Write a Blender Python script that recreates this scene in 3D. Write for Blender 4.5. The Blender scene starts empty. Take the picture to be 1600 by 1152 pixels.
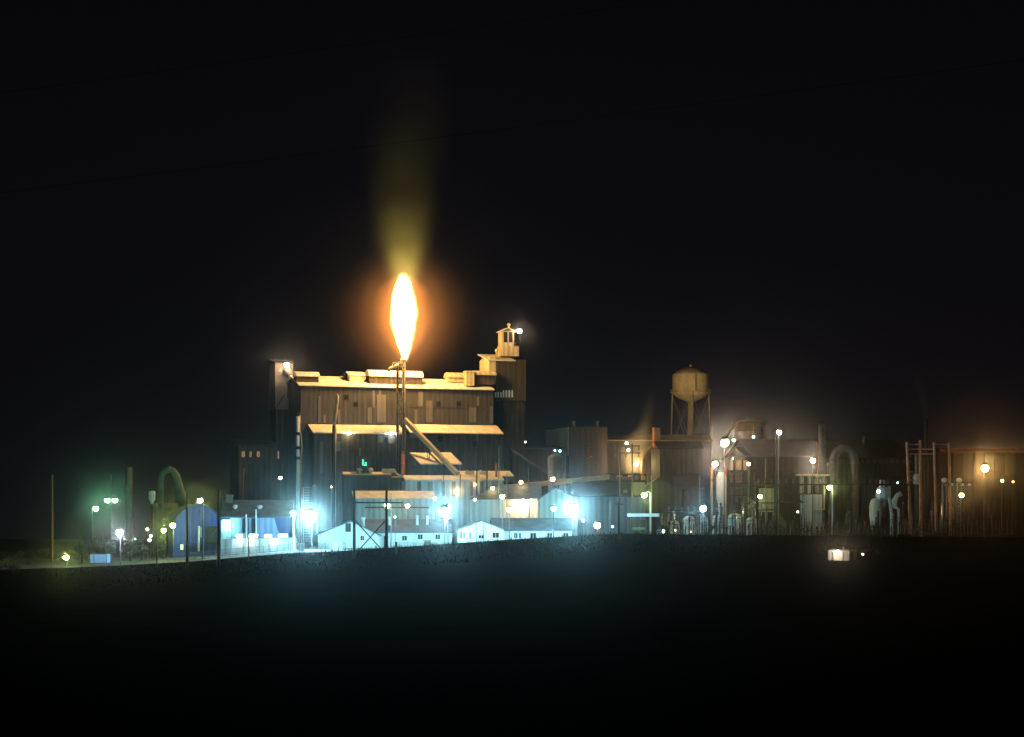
import bpy, bmesh, math, random
from math import sin, cos, pi, radians
from mathutils import Vector

C = bpy.context.scene
COL = C.collection
random.seed(7)

# ------------------------------------------------------------------ camera
CAMZ, HOR, FOC = 12.0, 805.0, 3000.0      # eye height, image row of the eye level, focal length in photo pixels
cam = bpy.data.cameras.new('camera')
camo = bpy.data.objects.new('camera', cam)
COL.objects.link(camo)
camo.location = (0, 0, CAMZ)
camo.rotation_euler = (pi/2, 0, 0)
cam.sensor_width = 36
cam.lens = 36*FOC/1600
cam.shift_y = (HOR-576)/1600
cam.clip_start = 1
cam.clip_end = 6000
C.camera = camo

# ------------------------------------------------------------------ night sky
w = bpy.data.worlds.new("World")
C.world = w
w.use_nodes = True
wn = w.node_tree
bg = wn.nodes['Background']
tc = wn.nodes.new('ShaderNodeTexCoord')
sx = wn.nodes.new('ShaderNodeSeparateXYZ')
wn.links.new(tc.outputs['Generated'], sx.inputs[0])
rmp = wn.nodes.new('ShaderNodeValToRGB')
rmp.color_ramp.elements[0].position = 0.0
rmp.color_ramp.elements[0].color = (.0042, .0038, .0060, 1)
rmp.color_ramp.elements[1].position = 0.35
rmp.color_ramp.elements[1].color = (.0019, .0021, .0044, 1)
wn.links.new(sx.outputs[2], rmp.inputs[0])
wn.links.new(rmp.outputs[0], bg.inputs[0])
bg.inputs[1].default_value = 0.75

C.view_settings.view_transform = 'Standard'
C.view_settings.look = 'None'
C.view_settings.exposure = 0
C.view_settings.gamma = 1
C.cycles.volume_step_rate = 1.0
C.cycles.volume_max_steps = 256
C.cycles.max_bounces = 5
C.cycles.diffuse_bounces = 2
C.cycles.use_denoising = True

HAZE_DENSITY, HAZE_G = 2.6e-5, .990
FLAME_I = 14000.0                           # radiant intensity of the gas flame, W/sr

# ------------------------------------------------------------------ ground shape
def lerp_tab(tab, x):
    if x <= tab[0][0]: return tab[0][1]
    for (a, va), (b, vb) in zip(tab, tab[1:]):
        if x <= b:
            t = (x-a)/(b-a)
            return va+(vb-va)*t
    return tab[-1][1]

CREST = [(-500, 908), (0, 893), (150, 888), (300, 880), (450, 867), (560, 859), (640, 854), (800, 843),
         (960, 834), (1100, 836), (1600, 840), (2200, 844)]
def crest_z(px): return CAMZ-(lerp_tab(CREST, px)-HOR)*480/FOC
def yard_z(px): return min(crest_z(px), 2.4)
def gz(x, y):
    px = 800+x*FOC/min(max(y, 90), 560)
    zc = crest_z(px)
    if y >= 480:
        t = min(1, (y-480)/16); t = t*t*(3-2*t)
        z = zc+(yard_z(px)-zc)*t
        if y > 900: z -= (y-900)*.004
        return z
    tab = [(0, 7.5), (60, 3.5), (200, -2), (330, zc*.2-4), (430, zc-5.2), (462, zc-1.2), (474, zc-.2), (480, zc)]
    return lerp_tab(tab, y)

# ------------------------------------------------------------------ materials
def newmat(name):
    m = bpy.data.materials.new(name)
    m.use_nodes = True
    return m, m.node_tree

def surf(name, col, rough=.7, metal=0, var=.25, scale=(.35, .35, .35), bump=0, rib=0, spec=.3, fine=6):
    """weathered surface: two noises vary the colour; rib > 0 adds vertical corrugation of that pitch in metres"""
    m, nt = newmat(name)
    b = nt.nodes['Principled BSDF']
    N = nt.nodes.new; L = nt.links.new
    t = N('ShaderNodeTexCoord'); mp = N('ShaderNodeMapping'); mp.inputs['Scale'].default_value = scale
    L(t.outputs['Object'], mp.inputs[0])
    n1 = N('ShaderNodeTexNoise'); n1.inputs['Scale'].default_value = 1; n1.inputs['Detail'].default_value = 5
    L(mp.outputs[0], n1.inputs['Vector'])
    n2 = N('ShaderNodeTexNoise'); n2.inputs['Scale'].default_value = fine; n2.inputs['Detail'].default_value = 3
    L(mp.outputs[0], n2.inputs['Vector'])
    ad = N('ShaderNodeMath'); ad.operation = 'MULTIPLY_ADD'; ad.inputs[1].default_value = .4
    L(n2.outputs[0], ad.inputs[0]); L(n1.outputs[0], ad.inputs[2])
    mr = N('ShaderNodeMapRange'); mr.inputs[1].default_value = .4; mr.inputs[2].default_value = 1.0
    mr.inputs[3].default_value = 1-var*1.6; mr.inputs[4].default_value = 1+var
    L(ad.outputs[0], mr.inputs[0])
    fac = mr.outputs[0]
    if rib:
        wv = N('ShaderNodeTexWave'); wv.inputs['Scale'].default_value = .314/rib*.5; wv.inputs['Distortion'].default_value = .6
        wv.inputs['Detail'].default_value = 1
        sp = N('ShaderNodeMapping'); sp.inputs['Scale'].default_value = (1, .6, .0)
        L(t.outputs['Object'], sp.inputs[0]); L(sp.outputs[0], wv.inputs[0])
        mw = N('ShaderNodeMapRange'); mw.inputs[3].default_value = .8; mw.inputs[4].default_value = 1.1
        L(wv.outputs['Fac'], mw.inputs[0])
        mu = N('ShaderNodeMath'); mu.operation = 'MULTIPLY'
        L(fac, mu.inputs[0]); L(mw.outputs[0], mu.inputs[1]); fac = mu.outputs[0]
    sc = N('ShaderNodeVectorMath'); sc.operation = 'SCALE'; sc.inputs[0].default_value = col
    L(fac, sc.inputs['Scale'])
    L(sc.outputs[0], b.inputs['Base Color'])
    b.inputs['Roughness'].default_value = rough
    b.inputs['Metallic'].default_value = metal
    b.inputs['Specular IOR Level'].default_value = spec
    if bump:
        bp = N('ShaderNodeBump'); bp.inputs['Strength'].default_value = bump; bp.inputs['Distance'].default_value = .3
        L(ad.outputs[0], bp.inputs['Height']); L(bp.outputs[0], b.inputs['Normal'])
    return m

STREAK = (.5, .5, .05)
M = dict(
    grey_cladding=surf('grey_cladding', (.17, .17, .20), var=.25, scale=STREAK, rib=.9),
    rust_wall=surf('rust_wall', (.045, .013, .006), var=.4, scale=STREAK, rib=1.2),
    sky_blue=surf('sky_blue', (.25, .50, .95), var=.1),
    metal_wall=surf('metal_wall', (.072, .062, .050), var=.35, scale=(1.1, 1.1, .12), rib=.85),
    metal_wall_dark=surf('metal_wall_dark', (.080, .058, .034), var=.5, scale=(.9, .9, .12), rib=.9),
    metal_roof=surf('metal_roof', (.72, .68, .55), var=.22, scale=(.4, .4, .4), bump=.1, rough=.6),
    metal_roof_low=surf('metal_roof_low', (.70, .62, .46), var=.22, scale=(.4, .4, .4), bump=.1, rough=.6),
    grey_roof=surf('grey_roof', (.085, .13, .17), var=.3, scale=(.4, .4, .4)),
    dark_roof=surf('dark_roof', (.035, .033, .035), var=.4, scale=(.3, .3, .3)),
    white_wall=surf('white_wall', (.62, .66, .64), var=.14, scale=(.4, .4, .15)),
    teal_wall=surf('teal_wall', (.40, .47, .46), var=.2, scale=STREAK, rib=.9),
    cream_wall=surf('cream_wall', (.62, .52, .38), var=.16, scale=STREAK, rib=.9),
    blue_wall=surf('blue_wall', (.05, .095, .36), var=.25, scale=STREAK, rib=.9),
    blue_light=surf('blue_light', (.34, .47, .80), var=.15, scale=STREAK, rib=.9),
    brown_wall=surf('brown_wall', (.075, .042, .03), var=.35, scale=STREAK, rib=1.0),
    tan_wall=surf('tan_wall', (.07, .055, .034), var=.35, scale=STREAK, rib=1.0),
    yellow_wall=surf('yellow_wall', (.58, .47, .26), var=.2, scale=(.6, .6, .2), rib=.9),
    panel=surf('panel', (.155, .135, .105), var=.3, scale=STREAK),
    concrete=surf('concrete', (.34, .33, .31), var=.25, bump=.3),
    glass=surf('glass', (.02, .025, .03), rough=.15, var=.2, spec=.6),
    door=surf('door', (.05, .06, .05), var=.3, scale=STREAK),
    steel=surf('steel', (.14, .14, .135), rough=.45, metal=.4, var=.3),
    cable_black=surf('cable_black', (.004, .004, .004), rough=.9, spec=.02),
    dark_steel=surf('dark_steel', (.022, .022, .024), rough=.6, metal=.1, var=.3),
    white_paint=surf('white_paint', (.72, .74, .72), var=.12),
    green_paint=surf('green_paint', (.16, .20, .12), var=.25),
    red_paint=surf('red_paint', (.38, .13, .06), var=.25),
    orange_pipe=surf('orange_pipe', (.60, .42, .22), var=.2),
    tower_paint=surf('tower_paint', (.50, .42, .24), var=.28, scale=(.25, .25, .12), bump=.1),
    wood=surf('wood', (.10, .075, .05), var=.4, scale=(2, 2, .2)),
    wood_lit=surf('wood_lit', (.62, .36, .24), var=.4, scale=(2, 2, .3)),  # wood brightened: the orange lamplight is put into its colour
    ceramic=surf('ceramic', (.10, .07, .055), rough=.3, var=.2),
    car_dark=surf('car_dark', (.02, .022, .025), rough=.25, spec=.6, var=.1),
    car_pale=surf('car_pale', (.55, .58, .58), rough=.25, spec=.6, var=.1),
    rubber=surf('rubber', (.015, .015, .015), var=.1),
    bark=surf('bark', (.07, .05, .035), var=.4, scale=(2, 2, .4)),
    leaf=surf('leaf', (.09, .14, .05), var=.5, scale=(.6, .6, .6)),
    leaf_dark=surf('leaf_dark', (.03, .04, .02), var=.5, scale=(.6, .6, .6)),
)

def emit(name, col, strength):
    m, nt = newmat(name)
    nt.nodes.clear()
    o = nt.nodes.new('ShaderNodeOutputMaterial'); e = nt.nodes.new('ShaderNodeEmission')
    e.inputs[0].default_value = (*col, 1); e.inputs[1].default_value = strength
    nt.links.new(e.outputs[0], o.inputs[0])
    m.cycles.emission_sampling = 'FRONT'
    return m

# ------------------------------------------------------------------ mesh builder
class MB:
    def __init__(s): s.v = []; s.f = []; s.p = []
    def add(s, vs, fs):
        n = len(s.v); s.p.append((n, len(s.f))); s.v += [tuple(v) for v in vs]; s.f += [tuple(n+i for i in f) for f in fs]; return s
    def box(s, u0, u1, d0, d1, z0, z1):
        vs = [(u, d, z) for z in (z0, z1) for d in (d0, d1) for u in (u0, u1)]
        return s.add(vs, [(0, 1, 5, 4), (1, 3, 7, 5), (3, 2, 6, 7), (2, 0, 4, 6), (4, 5, 7, 6), (1, 0, 2, 3)])
    def extr(s, poly, vec):
        """closed prism: polygon (3d points) swept along vec"""
        n = len(poly); v = Vector(vec)
        vs = [Vector(p) for p in poly]; vs2 = [p+v for p in vs]
        fs = [tuple(range(n))[::-1], tuple(range(n, 2*n))]
        fs += [(i, (i+1) % n, n+(i+1) % n, n+i) for i in range(n)]
        return s.add(vs+vs2, fs)
    def tube(s, a, b, r, r2=None, n=8):
        a = Vector(a); b = Vector(b); r2 = r if r2 is None else r2
        ax = (b-a).normalized(); t = Vector((1, 0, 0)) if abs(ax.x) < .9 else Vector((0, 1, 0))
        p = ax.cross(t).normalized(); q = ax.cross(p)
        vs = [a+(p*cos(2*pi*i/n)+q*sin(2*pi*i/n))*r for i in range(n)]+[b+(p*cos(2*pi*i/n)+q*sin(2*pi*i/n))*r2 for i in range(n)]
        fs = [(i, (i+1) % n, n+(i+1) % n, n+i) for i in range(n)]+[tuple(range(n))[::-1], tuple(range(n, 2*n))]
        return s.add(vs, fs)
    def path(s, pts, r, n=10):
        """a bent pipe: rings at each point, joined"""
        pts = [Vector(p) for p in pts]; k = len(pts); vs = []; q0 = None
        for i, p in enumerate(pts):
            ax = (pts[min(i+1, k-1)]-pts[max(i-1, 0)]).normalized()
            if q0 is None:
                q0 = Vector((0, 1, 0)) if abs(ax.y) < .9 else Vector((1, 0, 0))
            pp = ax.cross(q0).normalized(); qq = pp.cross(ax).normalized(); q0 = qq
            rr = r[i] if isinstance(r, (list, tuple)) else r
            vs += [p+(pp*cos(2*pi*j/n)+qq*sin(2*pi*j/n))*rr for j in range(n)]
        fs = [(i*n+j, i*n+(j+1) % n, (i+1)*n+(j+1) % n, (i+1)*n+j) for i in range(k-1) for j in range(n)]
        fs += [tuple(range(n))[::-1], tuple(range((k-1)*n, k*n))]
        return s.add(vs, fs)
    def lathe(s, prof, c=(0, 0, 0), n=24):
        vs = []; fs = []
        for r, z in prof:
            vs += [(c[0]+max(r, .01)*cos(2*pi*j/n), c[1]+max(r, .01)*sin(2*pi*j/n), c[2]+z) for j in range(n)]
        k = len(prof)
        fs = [(i*n+j, i*n+(j+1) % n, (i+1)*n+(j+1) % n, (i+1)*n+j) for i in range(k-1) for j in range(n)]
        fs += [tuple(range(n))[::-1], tuple(range((k-1)*n, k*n))]
        return s.add(vs, fs)
    def ball(s, c, r, n=8, sz=1):
        prof = [(r*sin(pi*i/n), -r*sz*cos(pi*i/n)) for i in range(n+1)]
        return s.lathe(prof, c, n=max(8, n+2))
    def build(s, name, mat, parent=None, smooth=False, loc=None):
        me = bpy.data.meshes.new(name)
        me.from_pydata(s.v, [], s.f); me.update()
        bm = bmesh.new(); bm.from_mesh(me); bmesh.ops.recalc_face_normals(bm, faces=bm.faces[:]); bm.to_mesh(me); bm.free()
        if smooth:
            for p in me.polygons: p.use_smooth = len(p.vertices) <= 4
        me.materials.append(M[mat] if isinstance(mat, str) else mat)
        o = bpy.data.objects.new(name, me); COL.objects.link(o)
        if parent: o.parent = parent
        if loc: o.location = loc
        return o

def tag(o, label=None, cat=None, group=None, kind=None):
    if label: o['label'] = label
    if cat: o['category'] = cat
    if group: o['group'] = group
    if kind: o['kind'] = kind
    return o

def copy_tree(o, parent=None):
    c = o.copy(); COL.objects.link(c); c.parent = parent
    for ch in list(o.children): copy_tree(ch, c)
    return c

def each(m, name, mat, parent, smooth=False):
    """every shape that was added to the builder becomes a part of its own"""
    out = []; p = m.p+[(len(m.v), len(m.f))]
    for (v0, f0), (v1, f1) in zip(p, p[1:]):
        k = MB(); k.v = m.v[v0:v1]; k.f = [tuple(i-v0 for i in f) for f in m.f[f0:f1]]
        out.append(k.build(name, mat, parent, smooth))
    return out

class Fr:
    """local frame of a thing: origin on the ground, u along the front, d away from the viewer, z up"""
    def __init__(s, px, Y, yaw=0, z=None):
        s.ox = (px-800)*Y/FOC; s.oy = Y; s.yaw = radians(yaw); s.c = cos(s.yaw); s.s = sin(s.yaw)
        s.oz = gz(s.ox, s.oy) if z is None else z
    def U(s, px, d=0):
        k = (px-800)/FOC
        return (k*(s.oy+d*s.c)-s.ox+d*s.s)/(s.c-k*s.s)
    def Yof(s, u, d): return s.oy+u*s.s+d*s.c
    def Z(s, py, u=0, d=0): return CAMZ-(py-HOR)*s.Yof(u, d)/FOC-s.oz
    def pt(s, px, py, d=0):
        u = s.U(px, d); return (u, d, s.Z(py, u, d))
    def world(s, u, d, z): return (s.ox+u*s.c-d*s.s, s.oy+u*s.s+d*s.c, s.oz+z)
    def gl(s, u, d):
        x, y, _ = s.world(u, d, 0); return gz(x, y)-s.oz
    def root(s, name, label, cat, group=None):
        o = bpy.data.objects.new(name, None); COL.objects.link(o)
        o.empty_display_size = 1
        o.location = (s.ox, s.oy, s.oz); o.rotation_euler = (0, 0, s.yaw)
        return tag(o, label, cat, group)
    # shapes given by where their front shows
    def bx(s, m, x0, x1, yt, yb, d0, d1, z0=None):
        u0, u1 = s.U(x0, d0), s.U(x1, d0); um = (u0+u1)/2
        zt = s.Z(yt, um, d0)
        zb = (min(s.gl(a, b) for a in (u0, u1) for b in (d0, d1))-.4) if yb is None else s.Z(yb, um, d0)
        return m.box(u0, u1, d0, d1, zb, zt)
    def slab(s, m, x0, x1, yf, df, yb, db, th=.35, over=.5):
        u0, u1 = s.U(x0, df), s.U(x1, df); um = (u0+u1)/2
        zf, zb = s.Z(yf, um, df), s.Z(yb, um, db)
        return m.extr([(u0, df, zf), (u0, db, zb), (u0, db, zb-th), (u0, df, zf-th)], (u1-u0, 0, 0))
    def gable_front(s, walls, roof, x0, x1, ye, yr, d0, d1, over=.6, th=.3, xr=None):
        u0, u1 = s.U(x0, d0), s.U(x1, d0); um = s.U(xr, d0) if xr else (u0+u1)/2
        ze, zr = s.Z(ye, um, d0), s.Z(yr, um, d0)
        zb = min(s.gl(a, b) for a in (u0, u1) for b in (d0, d1))-.4
        walls.extr([(u0, d0, zb), (u1, d0, zb), (u1, d0, ze), (um, d0, zr), (u0, d0, ze)], (0, d1-d0, 0))
        for ua in (u0, u1):
            k = over/abs(ua-um); e = (ua+(ua-um)*k, ze-(zr-ze)*k)
            roof.extr([(um, d0-over, zr+.03), (e[0], d0-over, e[1]+.03), (e[0], d0-over, e[1]+th), (um, d0-over, zr+th)], (0, d1-d0+2*over, 0))
    def gable_side(s, walls, roof, x0, x1, ye, yr, d0, d1, over=.6, th=.3):
        u0, u1 = s.U(x0, d0), s.U(x1, d0); um = (u0+u1)/2; dm = (d0+d1)/2
        ze = s.Z(ye, um, d0); zr = s.Z(yr, um, dm)
        zb = min(s.gl(a, b) for a in (u0, u1) for b in (d0, d1))-.4
        walls.extr([(u0, d0, zb), (u0, d1, zb), (u0, d1, ze), (u0, dm, zr), (u0, d0, ze)], (u1-u0, 0, 0))
        for da in (d0, d1):
            k = over/abs(da-dm); e = (da+(da-dm)*k, ze-(zr-ze)*k)
            roof.extr([(u0-over, dm, zr+.03), (u0-over, e[0], e[1]+.03), (u0-over, e[0], e[1]+th), (u0-over, dm, zr+th)], (u1-u0+2*over, 0, 0))
    def window(s, root, px, py, w, h, d=0, name='window', mat='glass', frame='white_paint', lit=None):
        u = s.U(px, d); z = s.Z(py, u, d)
        f = MB()
        for a in (-1, 1):
            f.box(u+a*w/2-.06, u+a*w/2+.06, d-.09, d-.01, z-h/2-.06, z+h/2+.06)
            f.box(u-w/2+.06, u+w/2-.06, d-.09, d-.01, z+a*h/2-.06, z+a*h/2+.06)
        f.box(u-.04, u+.04, d-.08, d-.01, z-h/2+.06, z+h/2-.06)
        fo = f.build(name, frame, root)
        MB().box(u-w/2+.06, u+w/2-.06, d-.05, d-.012, z-h/2+.06, z+h/2-.06).build('pane', mat, fo)
        return fo
    def panel(s, root, x0, x1, yt, yb, d=0, name='wall_panel', mat='panel', t=.12):
        m = MB(); s.bx(m, x0, x1, yt, yb, d-t, d-.003 if t > .01 else d)
        return m.build(name, mat, root)

# ------------------------------------------------------------------ lamps
LC = dict(blue=(.34, .80, 1.0), white=(.85, .92, 1.0), green=(.30, 1.0, .50), lime=(.80, 1.0, .28), teal=(.35, 1.0, .85),
          warm=(1.0, .74, .52), orange=(1.0, .52, .17), amber=(1.0, .66, .28), cream=(1.0, .88, .62))
EM = {}
def beam(parent, c, I, at, to, deg=50):
    """an extra aimed spot added to a lamp"""
    l = bpy.data.lights.new('added_beam', 'SPOT'); l.energy = I*4*pi; l.color = LC[c]; l.spot_size = radians(deg); l.spot_blend = .6
    l.shadow_soft_size = .3
    q = bpy.data.objects.new('added_beam', l); COL.objects.link(q)
    q.parent = parent; q.location = at
    d = Vector(to); q.rotation_euler = d.to_track_quat('-Z', 'Y').to_euler()

def lamp_mat(c, I, r):
    k = (c, round(I/(pi*r*r), 1))
    if k not in EM:
        EM[k] = emit('lamp_glow_'+c, LC[c], k[1])
        if I < 9: EM[k].cycles.emission_sampling = 'NONE'
    return EM[k]

def ico(r):
    bm = bmesh.new(); bmesh.ops.create_icosphere(bm, subdivisions=2, radius=r)
    m = MB(); m.v = [tuple(v.co) for v in bm.verts]; m.f = [tuple(v.index for v in f.verts) for f in bm.faces]; bm.free()
    return m

def lamp(px, py, Y, c, I, r, label, group=None, kind='pole', arm=0, pole_r=.13, pmat='steel', top=0, name=None, cat='street lamp', up=False, aim=0):
    """a lamp with a round bowl at pixel (px, py), distance Y; pole to the ground with a side arm"""
    x = (px-800)*Y/FOC; z = CAMZ-(py-HOR)*Y/FOC
    xp = x-arm; g = gz(xp, Y)
    o = bpy.data.objects.new(name or {'pole': 'street_lamp', 'flood': 'floodlight', 'wall': 'lamp'}[kind], None); COL.objects.link(o)
    o.location = (xp, Y, g); tag(o, label, cat, group)
    h = z-g
    MB().tube((0, .0, -.4), (0, 0, h+top+r*.5), pole_r*1.3, pole_r*.8).build('pole', pmat, o)
    if arm:
        MB().path([(0, 0, h-.2+r), (arm*.3, 0, h+r*1.25), (arm, 0, h+r*1.2)], pole_r*.6, 6).build('arm', pmat, o)
        oy = 0
    else:
        MB().tube((0, 0, h+r*1.1), (0, -r-.35, h+r*1.15), pole_r*.7).build('arm', pmat, o)
        oy = -r-.35
    hood = MB().lathe([(r*.35, r*1.35), (r*.8, r*1.15), (r*1.02, r*.72), (r*1.0, r*.66), (r*.5, r*.9)], (arm, oy, h), 12)
    if up: hood = MB().lathe([(r*.5, -r*1.35), (r*.9, -r*1.15), (r*1.02, -r*.9), (r*.6, -r*1.0)], (arm, oy, h), 12)
    hood.build('hood', 'dark_steel', o)
    b = ico(r*.92).build('lamp_bowl', lamp_mat(c, I, r), o, True, loc=(arm, oy, h))
    if aim: beam(o, c, aim, (arm, oy-r-.1, h), (-x, -Y, CAMZ-z-.02*Y))  # extra spot toward the camera, added to strengthen the lamp's glow
    return o

def bulb(F, root, px, py, d, c, I, r, name='wall_lamp', aim=0):
    """a small lamp fixed to a building: a part"""
    u, dd, z = F.pt(px, py, d)
    br = MB().box(u-.1, u+.1, d-.0, d+.25, z-.1, z+.5).tube((u, d+.05, z+.35), (u, d-.3-r, z+.35+r*.5), .06).build(name, 'dark_steel', root)
    ico(r).build('lamp_bowl', lamp_mat(c, I, r), br, True, loc=(u, d-.3-r, z))
    if aim: beam(br, c, aim, (u, d-.4-2*r, z), (sin(-F.yaw)-.0, -1, 0) if 0 else (-sin(F.yaw), -cos(F.yaw), -.08), 70)
    return br

# ------------------------------------------------------------------ terrain
def make_ground():
    xs = [-900, -600, -400]+[i*8 for i in range(-40, 41)]+[400, 600, 900]
    ys = [-60, 0, 30, 60, 90, 130, 170, 210, 250, 290, 330, 360, 390, 410, 425, 440, 450, 458, 465, 470, 475, 480, 484, 488, 492, 496,
          505, 515, 530, 545, 560, 580, 600, 640, 700, 800, 900, 1000, 1200, 1500]
    rnd = random.Random(3)
    fld, yrd = [], []
    def sheet(yl, name, mat, amp):
        m = MB(); nx = len(xs)
        for y in yl:
            for x in xs:
                m.v.append((x, y, gz(x, y)+(rnd.uniform(-amp, amp) if 60 < y < 470 else 0)))
        for j in range(len(yl)-1):
            for i in range(nx-1):
                m.f.append((j*nx+i, j*nx+i+1, (j+1)*nx+i+1, (j+1)*nx+i))
        return m.build(name, mat, None, True)
    i = ys.index(496)
    gf = surf('field_earth', (.006, .0065, .0065), var=.5, scale=(.08, .08, .08), bump=.6, rough=1, spec=0)
    gy = surf('gravel', (.13, .13, .13), var=.35, scale=(.06, .06, .06), bump=.3, rough=.9)
    tag(sheet(ys[:i+1], 'field', gf, .25), kind='structure')
    tag(sheet(ys[i:], 'yard_ground', gy, 0), kind='structure')
make_ground()

def lit_yard_strip():  # floodlit brightness of the yard strip put into a paler ground sheet
    m = MB(); xs = [i*3.0 for i in range(-29, 12)]; ys = [499, 504, 509, 514, 519, 524, 529, 533]
    for y in ys:
        for x in xs: m.v.append((x, y, gz(x, y)+.02))
    n = len(xs)
    for j in range(len(ys)-1):
        for i in range(n-1): m.f.append((j*n+i, j*n+i+1, (j+1)*n+i+1, (j+1)*n+i))
    tag(m.build('lit_yard_strip', surf('pale_gravel', (.52, .53, .52), var=.2, scale=(.3, .3, .3), bump=.4, rough=1, spec=0), None, True), kind='structure')
lit_yard_strip()

# weeds and dry grass along the crest of the field
def make_grass():
    m = MB(); rnd = random.Random(5)
    for k in range(9000):
        y = rnd.uniform(440, 484); px = rnd.uniform(-20, 1620)
        x = (px-800)*y/FOC; z = gz(x, y)
        h = rnd.uniform(.25, .8)*(1.8 if rnd.random() < .06 else 1)*(1.3 if 500 < px < 640 else 1)
        a = rnd.uniform(0, pi); wd = rnd.uniform(.05, .16); lx, ly = rnd.uniform(-.3, .3)*h, rnd.uniform(-.3, .3)*h
        m.add([(x-cos(a)*wd, y-sin(a)*wd, z-.1), (x+cos(a)*wd, y+sin(a)*wd, z-.1), (x+lx, y+ly, z+h)], [(0, 1, 2)])
    tag(m.build('grass', surf('dry_grass', (.008, .009, .007), var=.5, rough=1, spec=0), None), kind='stuff')
make_grass()

# ------------------------------------------------------------------ the gas flame on its stack
FY = 640
def flame():
    F = Fr(625, FY)
    r = F.root('flare_stack', 'tall dark gas stack in front of the big metal building, burning at its tip', 'gas stack')
    zt = F.Z(566)
    u0 = F.U(621); u1 = F.U(631)
    MB().tube((u1, 0, -.5), (u1, 0, zt+.6), .75, .62, 14).build('burner_pipe', 'steel', r, True)
    MB().tube((u0, .4, -.5), (u0, .4, zt-.5), .5, .45, 12).build('gas_pipe', 'steel', r, True)
    m = MB()
    zl = [zt*i/14 for i in range(2, 15)]
    for a, b in zip(zl, zl[1:]):
        m.tube((u0, 1.2, a), (u1, 1.2, b), .08).tube((u1, -.9, a), (u0, -.9, b), .08).tube((u0, 1.2, b), (u1, 1.2, b), .09).tube((u0, -.9, b), (u1, -.9, b), .09)
    for uu in (u0, u1):
        m.tube((uu, 1.3, 0), (uu, 1.3, zt-1), .14).tube((uu, -1, 0), (uu, -1, zt-1), .14)
    m.build('lattice_mast', 'dark_steel', r)
    p = MB().box(F.U(614), F.U(634), -1.6, 1.8, zt-1.6, zt-1.35)
    for a in range(8):
        uu = F.U(614)+(F.U(634)-F.U(614))*a/7
        p.tube((uu, -1.6, zt-1.35), (uu, -1.6, zt-.4), .05)
    p.tube((F.U(614), -1.6, zt-.4), (F.U(634), -1.6, zt-.4), .06)
    p.build('platform', 'yellow_wall', r)
    q = MB().path([F.pt(606, 580, 0), F.pt(611, 575, 0), F.pt(617, 574, 0), F.pt(621, 570, 0)], .5, 8)
    q.build('feed_pipe', 'yellow_wall', r, True)
    MB().lathe([(.75, 0), (1.1, .8), (1.0, 1.1), (.7, .5)], (u1-.2, 0, zt-.1), 14).build('burner_tip', 'yellow_wall', r, True)
    # flame: glowing gas, spindle shaped; its orange halo is added outer emission
    x = (631-800)*FY/FOC; zb = CAMZ-(566-HOR)*FY/FOC; H = (566-424)*FY/FOC
    tab = [(0, .9), (.04, 1.3), (.1, 2.0), (.25, 3.5), (.45, 4.75), (.62, 4.8), (.77, 4.25), (.88, 3.2), (.95, 2.1), (1, 1.0)]
    SH = 2.6
    prof = [(max(.3, lerp_tab(tab, t/24.)*SH+.1), -2+(H+5)*t/24.) for t in range(25)]
    m, nt = newmat('burning_gas'); nt.nodes.clear(); N = nt.nodes.new; L = nt.links.new
    o = N('ShaderNodeOutputMaterial'); e = N('ShaderNodeEmission'); L(e.outputs[0], o.inputs['Volume'])
    t = N('ShaderNodeTexCoord'); s = N('ShaderNodeSeparateXYZ')
    # gentle lean and turbulence
    nz = N('ShaderNodeTexNoise'); nz.inputs['Scale'].default_value = .22; nz.inputs['Detail'].default_value = 2
    mpz = N('ShaderNodeMapping'); mpz.inputs['Scale'].default_value = (1, 1, .45); L(t.outputs['Object'], mpz.inputs[0]); L(mpz.outputs[0], nz.inputs['Vector'])
    sb = N('ShaderNodeVectorMath'); sb.operation = 'SUBTRACT'; sb.inputs[1].default_value = (.5, .5, .5); L(nz.outputs['Color'], sb.inputs[0])
    ms = N('ShaderNodeVectorMath'); ms.operation = 'SCALE'; ms.inputs['Scale'].default_value = 3.0; L(sb.outputs[0], ms.inputs[0])
    av = N('ShaderNodeVectorMath'); av.operation = 'ADD'; L(t.outputs['Object'], av.inputs[0]); L(ms.outputs[0], av.inputs[1])
    L(av.outputs[0], s.inputs[0])
    def mth(op, a, b=None):
        n = N('ShaderNodeMath'); n.operation = op
        for i, v in enumerate((a, b)):
            if v is None: continue
            if isinstance(v, (int, float)): n.inputs[i].default_value = v
            else: L(v, n.inputs[i])
        return n.outputs[0]
    rr = mth('SQRT', mth('ADD', mth('MULTIPLY', s.outputs[0], s.outputs[0]), mth('MULTIPLY', s.outputs[1], s.outputs[1])))
    tz = mth('DIVIDE', s.outputs[2], H)
    fc = N('ShaderNodeFloatCurve'); cv = fc.mapping.curves[0]
    cv.points[0].location = (0, tab[0][1]/6); cv.points[1].location = (1, .01)
    for a, b in tab[1:-1]: cv.points.new(a, b/6)
    fc.mapping.update(); L(tz, fc.inputs['Value'])
    R = mth('MULTIPLY', fc.outputs[0], 6)
    q = mth('DIVIDE', rr, mth('MAXIMUM', R, .05))
    core = N('ShaderNodeMapRange'); core.interpolation_type = 'SMOOTHSTEP'
    L(q, core.inputs[0]); core.inputs[1].default_value = 1.0; core.inputs[2].default_value = .6; core.inputs[3].default_value = 0; core.inputs[4].default_value = 1.0
    halo = N('ShaderNodeMapRange'); halo.interpolation_type = 'SMOOTHERSTEP'
    L(q, halo.inputs[0]); halo.inputs[1].default_value = SH-.1; halo.inputs[2].default_value = .5; halo.inputs[3].default_value = 0; halo.inputs[4].default_value = .04
    endz = N('ShaderNodeMapRange'); endz.interpolation_type = 'SMOOTHSTEP'; L(tz, endz.inputs[0])
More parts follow.
